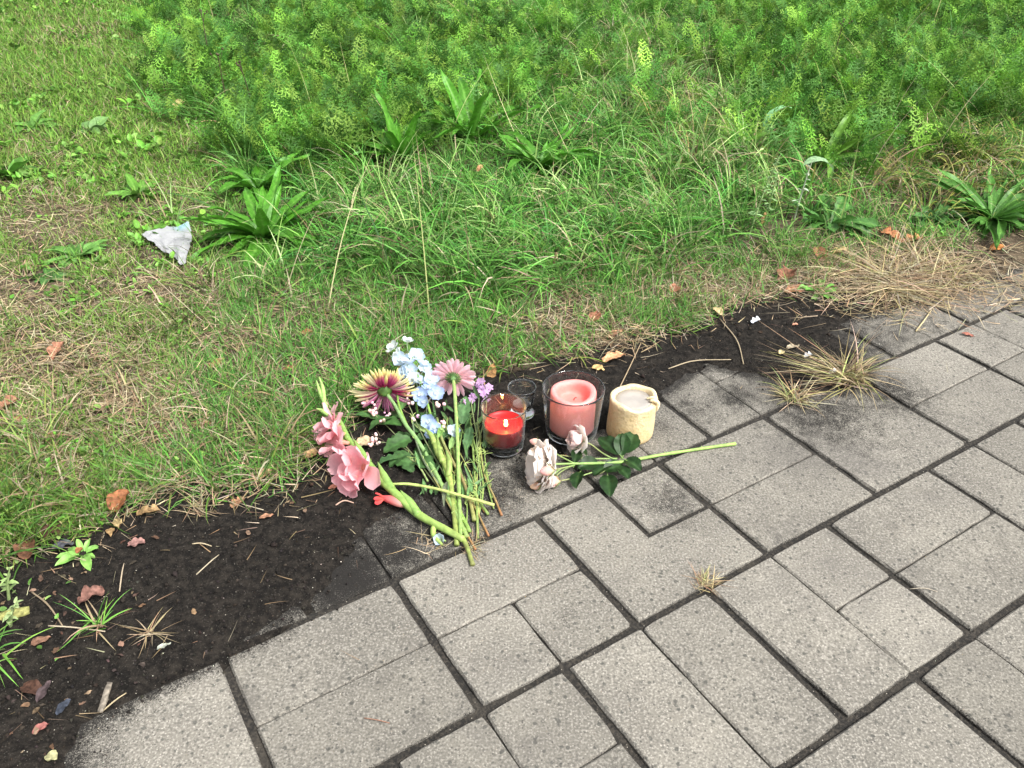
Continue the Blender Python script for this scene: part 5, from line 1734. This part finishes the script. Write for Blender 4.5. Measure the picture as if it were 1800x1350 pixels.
stalk_weed(405, 215, .26, 'dark dead stalk with seed heads, middle of three in the yarrow', (.075, .058, .035), 4, (.08, .07, .04), (.0, .0), 1, 'dead_stalk', 'dead stalk', True)
stalk_weed(452, 218, .22, 'dark dead stalk, right of three in the yarrow', (.07, .055, .035), 3, (.08, .07, .04), (-.03, .0), 2, 'dead_stalk', 'dead stalk', True)
stalk_weed(372, 125, .24, 'dark dead stalk, left and farthest of three in the yarrow', (.085, .07, .045), 3, (.09, .08, .05), (.0, .02), 3, 'dead_stalk', 'dead stalk', True)
stalk_weed(1462, 120, .20, 'dark dead stalk alone in the yarrow at the right', (.08, .06, .04), 3, (.09, .08, .05), (.01, .0), 4, 'dead_stalk', 'dead stalk', True)
stalk_weed(1312, 432, .26, 'slender pale green weed spire left of the dandelion', (.24, .34, .14), 42, (.26, .42, .18), (.06, .02), 5)
stalk_weed(1340, 415, .17, 'shorter pale green weed spire behind the slender one', (.22, .32, .13), 28, (.24, .40, .16), (.02, .02), 6)
stalk_weed(1392, 405, .20, 'silvery wilted thistle stalk behind the dandelion', (.40, .46, .34), 16, (.46, .56, .42), (.02, .0), 7)
stalk_weed(20, 1065, .07, 'little pale leaved weed at the left edge above the soil', (.22, .30, .12), 16, (.30, .42, .16), (.02, .01), 8)
stalk_weed(22, 1110, .06, 'lower of two pale leaved weeds at the left edge', (.24, .30, .14), 14, (.34, .44, .20), (.03, .0), 9)

# broad wilted leaf arching over the thistle
g = P(1398, 360, 0)
wl_ = leaf_obj('wilted_leaf', np.array([g[0], g[1], hg(g[0], g[1]) + .10]), (.9, .1, .55), .13, .045, lance, (.26, .42, .22), None, 0, bend=-1.9, fold=.15, seed=3)
tag(wl_, 'pale wilted broad leaf arching over the silvery thistle', 'leaf')
g = P(1335, 262, 0)
wl_ = leaf_obj('wilted_leaf', np.array([g[0], g[1], hg(g[0], g[1]) + .05]), (.5, .3, .9), .16, .030, lance, (.20, .42, .20), None, 0, bend=-1.6, fold=.15, seed=4)
tag(wl_, 'pale green folded leaf arching left of the loose plantain', 'leaf')


# ---------------------------------------------------------------- dry and green tufts at the paving edge
def tuft(u, v, n, L, W, th, kk, pal, sp, label, name='dry_grass_tuft', cat='dry grass', seed=0, arc=None, z0=None, mat=None, group=None, flatten=False):
    global rng
    r0 = rng
    rng = np.random.default_rng(900 + seed)
    g = P(u, v, 0)
    x = g[0] + rng.normal(0, sp, n)
    y = g[1] + rng.normal(0, sp, n)
    z = np.maximum(hground(x, y), 0.0) if z0 is None else np.full(n, z0)
    az = rng.uniform(0, 6.28, n) if arc is None else rng.normal(arc[0], arc[1], n)
    c = pick(n, pal, .2)
    V, F, C = ribbons(x, y, z, az, rng.uniform(*L, n), rng.uniform(*W, n), rng.uniform(*th, n), rng.uniform(*kk, n), 5, c * .9, c)
    t = obj(name, V, F, mat or M_STRAW, C=C, origin=(g[0], g[1], float(z.mean())))
    rng = r0
    return tag(t, label, cat, group)


ST2 = STRAW + [(.55, .46, .26), (.34, .33, .14)]
tuft(1560, 500, 520, (.06, .24), (.0016, .0034), (1.12, 1.58), (.0, .5), ST2, .040, 'widest dry straw tuft, flattened at the right below the brown leaves', seed=1)
tuft(1640, 480, 260, (.06, .20), (.0014, .003), (1.0, 1.55), (.0, .4), ST2, .055, 'flat dry straw spread on the slabs below the drooping plantain', seed=2)
tuft(1490, 668, 190, (.05, .16), (.0015, .0030), (.45, 1.5), (.1, 1.3), ST2 + [(.30, .34, .12)], .016, 'standing dry grass tuft on the black patch right of the candles', seed=3)
tuft(1500, 668, 60, (.12, .24), (.0015, .003), (1.15, 1.5), (.0, .15), ST2, .020, 'long straw blades lying leftward from the standing dry tuft', seed=4, arc=(2.9, .35))
tuft(1396, 700, 110, (.03, .10), (.0012, .0026), (.6, 1.5), (.2, 1.3), ST2 + [(.26, .16, .10), (.28, .32, .12)], .012, 'smaller dry tuft left of the standing one', seed=5)
tuft(1240, 1024, 95, (.012, .048), (.0009, .0018), (.5, 1.45), (.0, .6), ST2 + [(.30, .20, .13)], .008, 'small dead tuft growing from a joint between the slabs', seed=6, z0=-.002)
tuft(268, 1120, 24, (.02, .065), (.0012, .0024), (.8, 1.5), (.2, 1.0), STRAW + [(.26, .19, .11)], .005, 'small brown tuft on the black soil at the left', seed=7)
tuft(358, 912, 46, (.02, .06), (.001, .002), (.4, 1.4), (.1, .7), STRAW + [(.26, .22, .10)], .009, 'tiny dry tuft on the soil near the top edge', seed=8)
tuft(835, 962, 60, (.015, .05), (.0007, .0014), (.6, 1.5), (.0, .9), STRAW + [(.28, .24, .12)], .014, 'wisps of dry grass under the stem ends', seed=9)
tuft(755, 955, 26, (.02, .06), (.0007, .0014), (.9, 1.5), (.0, .9), STRAW, .014, 'few dry wisps left of the stem ends', seed=10)
GT = [(.16, .36, .06), (.20, .42, .08), (.12, .29, .06)]
tuft(176, 1108, 30, (.03, .085), (.0018, .0034), (.3, 1.3), (.4, 1.4), GT + STRAW[:2], .007, 'green grass tuft alone on the soil at the left', 'grass_tuft', 'grass', 11, mat=M_GRASS)
tuft(-20, 1165, 22, (.04, .11), (.0022, .0042), (.4, 1.2), (.6, 1.4), GT, .02, 'green blades reaching in from the left edge over the soil', 'grass_tuft', 'grass', 12, arc=(-.3, .7), mat=M_GRASS)
tuft(1395, 470, 150, (.04, .13), (.0012, .0024), (.2, 1.0), (.4, 1.3), [(.12, .26, .05), (.15, .28, .06), (.09, .21, .04)], .05, 'fine soft green tuft above the black soil', 'grass_tuft', 'grass', 13, mat=M_GRASS)
tuft(1620, 420, 120, (.05, .15), (.0016, .0028), (.5, 1.3), (.3, 1.2), GT + [(.35, .40, .12)], .05, 'sparse green tuft between the dandelion and the drooping plantain', 'grass_tuft', 'grass', 14, mat=M_GRASS)

# ---------------------------------------------------------------- fallen leaves and litter
maple = lambda t: max(.05, math.sin(math.pi * min(1, .03 + .97 * t)) ** .5) * (.52 + .48 * abs(math.cos(2.5 * math.pi * t)))


def dead_leaf(u, v, L, W, prof, col, yaw, label, z=.5, pitch=.1, bend=-.5, fold=.15, roll=0.0, seed=0, group='fallen leaves', name='fallen_leaf', cat='leaf', mat=None, ruffle=.07):
    if u < 310 and v > 850 and cat == 'leaf':
        L, W, col = L * .85, W * .85, np.array(col) * np.array([.78, .86, .9])
    g = P(u, v, 0)
    b = np.array([g[0], g[1], max(hg(g[0], g[1]), 0) + z * .01])
    V, F, T = sheet(L, W, prof, 16, 7, bend=bend, b0=-bend * .4, fold=fold, ruffle=ruffle, rk=2.2, seed=seed + int(u))
    V[:, 1] -= L * .45
    V[:, 2] += .010 * (fbm(V[:, 0] * 90 + seed, V[:, 1] * 90, 400 + seed) - .47) * min(1, L / .04)
    V[:, :2] += .0030 * np.stack([fbm(V[:, 0] * 220 + 7, V[:, 1] * 220 + seed, 405) - .47, fbm(V[:, 0] * 220 - 5, V[:, 1] * 220 + seed, 406) - .47], 1)
    C = np.array(col)[None] * (1 + 1.3 * (fbm(V[:, 0] * 170, V[:, 1] * 170 + seed, 500) - .47)[:, None])
    f = np.exp(-(T[:, 1] / .12) ** 2)[:, None] * .35
    C = C * (1 - f) + np.array(col) * .6 * f
    M = dir_M(b, (math.cos(yaw) * math.cos(pitch), math.sin(yaw) * math.cos(pitch), math.sin(pitch)), roll=roll)
    V = xf(M, V)
    z0 = hground(V[:, 0], V[:, 1]) + .0008
    V[:, 2] = np.maximum(V[:, 2], np.maximum(z0, .0005))
    # a thin second skin gives the leaf its thickness
    n = len(V)
    V2 = np.concatenate([V, V - np.array([0, 0, .0005])])
    F2 = F + [tuple(q + n for q in f_[::-1]) for f_ in F]
    o = obj(name, V2, F2, mat or M_DEAD, C=np.concatenate([C, C]), origin=b)
    return tag(o, label, cat, group)


OC, BR, TAN, DKB, PNK = (.34, .125, .052), (.20, .085, .042), (.42, .25, .115), (.10, .046, .030), (.36, .18, .15)
dead_leaf(220, 905, .052, .046, oval, OC, 1.2, 'rust brown leaf propped up at the corner of grass and soil', 1.3, .5, fold=.4)
dead_leaf(264, 918, .050, .030, maple, TAN, .2, 'orange tan leaf just right of the propped rust leaf', .9, .15, seed=1)
dead_leaf(212, 935, .046, .022, lance, (.55, .38, .18), -1.1, 'narrow tan leaf, right of the pair below the rust leaf', .7, .3, seed=2)
dead_leaf(199, 948, .032, .018, lance, TAN, -1.2, 'narrow tan leaf, left of the pair below the rust leaf', .6, .2, seed=3)
dead_leaf(244, 970, .034, .028, maple, PNK, .3, 'pinkish brown torn leaf on the black soil', .6, .1, seed=4)
dead_leaf(165, 1066, .052, .040, maple, (.26, .12, .09), .5, 'crumpled reddish brown leaf on the soil above the green tuft', .9, .3, fold=.35, ruffle=.14, seed=5)
dead_leaf(90, 955, .06, .045, maple, DKB, .4, 'dark brown leaf under the grass at the left', .7, .1, seed=6)
dead_leaf(55, 985, .05, .04, oval, (.17, .075, .04), 2.0, 'curled dark brown leaf near the left edge above the soil', .9, .2, fold=.4, seed=7)
dead_leaf(115, 975, .042, .026, oval, (.09, .085, .095), .4, 'slate grey leaf among the brown ones at the left', .8, .1, seed=8)
dead_leaf(145, 982, .018, .014, oval, OC, 1.5, 'small rust leaf scrap right of the slate grey leaf', .5, seed=9)
dead_leaf(75, 1138, .036, .020, lance, (.27, .135, .085), .4, 'small orange brown leaf on the soil left of the green tuft', .5, seed=10)
dead_leaf(82, 1228, .040, .018, lance, (.085, .055, .055), 1.2, 'dark brown leaf standing on the soil near the lower left', .8, .4, seed=11)
dead_leaf(115, 1252, .032, .018, oval, (.060, .065, .085), .9, 'bluish grey leaf on the soil near the paving corner', .6, .3, seed=12)
dead_leaf(75, 1290, .024, .014, lance, (.42, .17, .15), .6, 'single red pink petal on the soil at the lower left', .5, .2, name='petal_scrap', cat='petal', mat=M_PETAL, group=None, seed=13)
dead_leaf(95, 1338, .022, .020, oval, (.44, .39, .20), -.3, 'pale yellow leaf scrap at the bottom left', .5, .1, seed=14)
dead_leaf(290, 1146, .026, .010, lance, (.52, .50, .40), .6, 'pale dried leaf sliver beside the small brown tuft', .4, .1, seed=15)
dead_leaf(60, 1220, .05, .028, oval, DKB, -.4, 'dark red brown leaf low at the left edge of the soil', .5, .1, seed=16)
dead_leaf(420, 898, .030, .022, maple, (.38, .20, .11), .8, 'small brown leaf on the soil edge under the grass', .5, .2, seed=17)
dead_leaf(470, 920, .026, .010, lance, (.34, .18, .11), .2, 'sliver of brown leaf on the black soil', .4, seed=18)
dead_leaf(588, 866, .022, .009, lance, (.46, .20, .13), .3, 'little reddish sliver left of the gladiolus bud', .5, seed=19)
dead_leaf(640, 793, .042, .030, oval, (.52, .40, .25), .4, 'tan leaf behind the gladiolus flowers', .8, .2, seed=20)
dead_leaf(1077, 640, .060, .034, maple, (.62, .34, .18), .35, 'pale orange oak leaf behind the pink candle', .9, .15, seed=21)
dead_leaf(1050, 655, .030, .020, oval, (.66, .46, .20), -.4, 'yellow tan leaf touching the oak leaf', .6, .1, seed=22)
dead_leaf(865, 668, .040, .022, lance, (.42, .24, .10), 1.3, 'brown leaf standing behind the red candle glass', .9, .9, seed=23)
dead_leaf(1562, 432, .075, .055, maple, (.46, .19, .085), 2.4, 'larger rust leaf under the dandelion, left of two', 1.0, .3, fold=.3, seed=25)
dead_leaf(1600, 434, .060, .040, maple, (.48, .22, .10), .2, 'rust leaf under the dandelion, right of two', 1.0, .2, fold=.3, seed=26)
dead_leaf(1437, 462, .055, .040, oval, (.30, .13, .075), 1.6, 'dark rust leaf left of the flattened straw', .9, .4, fold=.3, seed=27)
dead_leaf(1470, 460, .05, .03, maple, (.62, .44, .22), .2, 'pale tan leaf on the flattened straw', 1.6, .2, seed=28)
dead_leaf(1380, 500, .070, .055, maple, (.22, .10, .060), .9, 'crumpled dark brown leaf, uppermost at the rim of the black patch', 1.0, .3, fold=.4, ruffle=.14, seed=29)
dead_leaf(1395, 520, .060, .040, oval, (.34, .16, .09), .1, 'brown leaf lying against the crumpled dark one', .6, .1, seed=30)
dead_leaf(1748, 446, .045, .030, oval, (.46, .19, .06), .3, 'orange brown leaf under the drooping plantain', .9, .2, seed=31)
dead_leaf(1340, 405, .045, .016, lance, (.52, .30, .14), 1.1, 'narrow tan leaf upright below the pale weed spires', 1.2, .9, seed=32)
dead_leaf(1185, 525, .040, .030, oval, (.32, .15, .09), .8, 'small brown leaf in the thatch above the black soil', 1.0, .2, seed=33)
dead_leaf(1260, 560, .032, .024, oval, (.58, .46, .24), 2.0, 'pale yellow leaf scrap at the upper rim of the soil', .9, .2, seed=34)
dead_leaf(1045, 575, .040, .030, oval, (.28, .12, .07), 1.0, 'brown leaf in the dry grass above the candles', 1.0, .3, seed=35)
dead_leaf(1080, 600, .045, .020, lance, (.42, .22, .13), .5, 'narrow brown leaf in the dry grass behind the oak leaf', 1.0, .3, seed=36)
dead_leaf(540, 603, .034, .022, oval, (.40, .19, .09), .3, 'brown leaf in the grass above the gladiolus tip', 1.2, .2, seed=37)
dead_leaf(385, 662, .045, .026, oval, (.44, .25, .12), .9, 'tan brown leaf in the short grass left of the flowers', 1.2, .3, seed=38)
dead_leaf(510, 665, .028, .022, oval, (.30, .14, .08), .1, 'dark brown leaf in the grass above the gladiolus', 1.0, .2, seed=39)
dead_leaf(108, 640, .055, .036, maple, (.34, .16, .10), 1.4, 'brown leaf curled in the dry lawn at the left', 1.1, .4, fold=.4, seed=40)
dead_leaf(12, 740, .070, .046, maple, (.30, .15, .09), .8, 'brown leaf at the left edge, upper of two', 1.0, .3, fold=.3, seed=41)
dead_leaf(42, 760, .034, .022, oval, (.44, .24, .12), .2, 'tan brown leaf at the left edge, lower of two', .8, .2, seed=42)
dead_leaf(100, 792, .030, .024, oval, (.34, .17, .10), .7, 'small brown leaf in the turf at the left', .9, .2, seed=43)
dead_leaf(355, 768, .050, .030, oval, (.28, .17, .09), .3, 'brown leaf half buried in the turf left of the gladiolus', .8, .1, seed=44)
dead_leaf(470, 850, .032, .020, oval, (.52, .36, .20), 1.0, 'tan leaf scrap in the turf below the gladiolus', .9, .2, seed=45)
dead_leaf(548, 815, .036, .024, oval, (.44, .28, .14), .5, 'tan leaf close to the gladiolus flowers', .8, .2, seed=46)
dead_leaf(1700, 590, .030, .012, lance, (.36, .14, .10), -.4, 'thin red brown leaf on the far right slabs', .3, .05, seed=47)
dead_leaf(845, 338, .035, .02, oval, (.46, .22, .12), .8, 'brown leaf in the long grass under the plantains', 6.0, .6, seed=48)
dead_leaf(322, 210, .065, .050, oval, (.82, .58, .36), .9, 'peach coloured petal lying on the lawn below the dead stalks', 4.0, .5, fold=.3, name='fallen_petal', cat='petal', mat=M_PETAL, group=None, seed=49)
dead_leaf(1390, 620, .034, .016, lance, (.40, .34, .24), .2, 'pale dried leaf on the black patch', .5, .1, seed=50)
dead_leaf(1372, 627, .016, .014, oval, (.72, .62, .34), .7, 'pale yellow leaf scrap on the black patch', .5, .2, seed=51)
dead_leaf(1396, 578, .016, .010, oval, (.58, .30, .20), .2, 'pinkish leaf scrap on the upper black patch', .4, .1, seed=52)

# white tissue
M_PAPER = plant_mat('tissue_paper', .8, .25, .1, 90, .06)
g = P(305, 462, 0)
b = np.array([g[0], g[1], hg(g[0], g[1]) + .02])
uu, vv = np.meshgrid(np.linspace(0, 1, 26), np.linspace(0, 1, 26), indexing='ij')
pa = [P(*q)[:2] for q in ((256, 436), (342, 414), (292, 464), (332, 494))]
X = [(pa[0] * (1 - s) + pa[1] * s) * (1 - t) + (pa[2] * (1 - s) + pa[3] * s) * t for s, t in zip(uu.ravel(), vv.ravel())]
X = np.array(X)
X += .012 * np.stack([fbm(uu.ravel() * 5, vv.ravel() * 5, 601) - .47, fbm(uu.ravel() * 5 + 9, vv.ravel() * 5, 602) - .47], 1) * 2
Z = hground(X[:, 0], X[:, 1]) + .020 + .020 * (fbm(uu.ravel() * 5, vv.ravel() * 5, 603) - .38) + .004 * np.abs(np.sin(uu.ravel() * 9 + 2 * vv.ravel()))
Cp = np.tile(np.array((.43, .44, .455)), (len(X), 1))
bl = (np.exp(-((uu - .85) / .2) ** 2 - ((vv - .05) / .10) ** 2)).ravel()[:, None]
Cp = Cp * (1 - .6 * bl) + np.array((.20, .55, .62)) * .6 * bl
ii = np.arange(26 * 26).reshape(26, 26)
Fp = np.stack([ii[:-1, :-1], ii[1:, :-1], ii[1:, 1:], ii[:-1, 1:]], -1).reshape(-1, 4).tolist()
n = len(X)
Vp = np.stack([X[:, 0], X[:, 1], Z], 1)
ti_ = obj('tissue', np.concatenate([Vp, Vp - np.array([0, 0, .0006])]), Fp + [tuple(q + n for q in f[::-1]) for f in Fp], M_PAPER, C=np.concatenate([Cp, Cp]), origin=b)
tag(ti_, 'crumpled white paper tissue with a blue corner on the lawn', 'tissue')
for (u, v, s, lab) in ((1326, 577, .026, 'white paper scrap on the upper rim of the black patch'), (1418, 635, .022, 'white paper scrap behind the standing dry tuft'), (1462, 664, .020, 'white paper scrap inside the standing dry tuft')):
    dead_leaf(u, v, s, s * .75, maple, (.72, .76, .82), .4, lab, .7, .3, fold=.4, name='paper_scrap', cat='paper', mat=M_PAPER, group='white paper scraps', seed=int(u))

# bit of wood and twigs
V, F = tube([P(176, 1252, .006), P(184, 1228, .008), P(193, 1200, .012)], [.0045, .0055, .0045], 12, 7, .6)
V = V + .0012 * rng.normal(0, 1, V.shape) * .6
tag(obj('wood_splinter', V, F, M_DEAD, C=np.array((.24, .21, .17)), origin=P(184, 1228, .004)), 'grey weathered wood splinter by the paving corner', 'wood')
V, F = tube([P(0, 1085, .012), P(25, 1079, .016), P(52, 1073, .014)], [.008, .0095, .007], 12, 8)
tag(obj('mossy_twig', V, F, M_DEAD, C=np.array((.34, .34, .12)), origin=P(25, 1079, .006)), 'thick mossy stick at the left edge on the soil', 'stick')
for pts, r_, c, lab in (([(85, 1100), (130, 1105), (185, 1110)], .0013, (.45, .38, .28), 'straight pale stalk lying left of the green tuft'), ([(55, 1040), (85, 1065), (110, 1100)], .0015, (.28, .22, .15), 'bent brown twig above the straight pale stalk'),
                        ([(1265, 560), (1295, 600), (1307, 640)], .0014, (.40, .33, .22), 'thin bent straw across the black soil'), ([(1175, 648), (1220, 636), (1285, 632)], .0014, (.42, .35, .24), 'long thin straw lying on the black soil'),
                        ([(1610, 582), (1626, 562), (1637, 545)], .0020, (.52, .44, .26), 'short pale straw standing by the joint at the right'), ([(590, 888), (605, 882), (622, 884)], .0014, (.52, .36, .28), 'short pinkish twig on the soil left of the bud'),
                        ([(345, 1010), (372, 988), (385, 975)], .0010, (.48, .42, .30), 'wispy root on the black soil'), ([(338, 956), (355, 957), (372, 960)], .0012, (.50, .42, .28), 'short tan straw on the black soil'),
                        ([(210, 1040), (215, 1010), (218, 990)], .0012, (.44, .36, .26), 'upright thin straw left of the pinkish leaf'), ([(640, 1262), (665, 1268), (685, 1271)], .0008, (.30, .17, .12), 'tiny brown twig lying on a front slab'),
                        ([(1085, 690), (1110, 640), (1128, 600)], .0014, (.36, .28, .18), 'dry stem leaning behind the cream candle'), ([(180, 1250), (205, 1232), (222, 1218)], .0011, (.46, .38, .24), 'pale straw beside the wood splinter'),
                        ([(1600, 1035), (1625, 1036), (1648, 1040)], .0007, (.45, .40, .32), 'hair thin straw on the slab joint at the right')):
    pp = []
    for u, v in pts:
        g = P(u, v, 0)
        pp.append(P(u, v, max(hg(g[0], g[1]), 0) + r_ + .0012))
    pp[1][2] += .003
    V, F = tube(pp, [r_, r_, r_ * .7], 10, 6)
    tag(obj('dry_twig', V, F, M_STRAW, C=np.array(c), origin=pp[0]), lab, 'twig', 'twigs and straws on the soil')
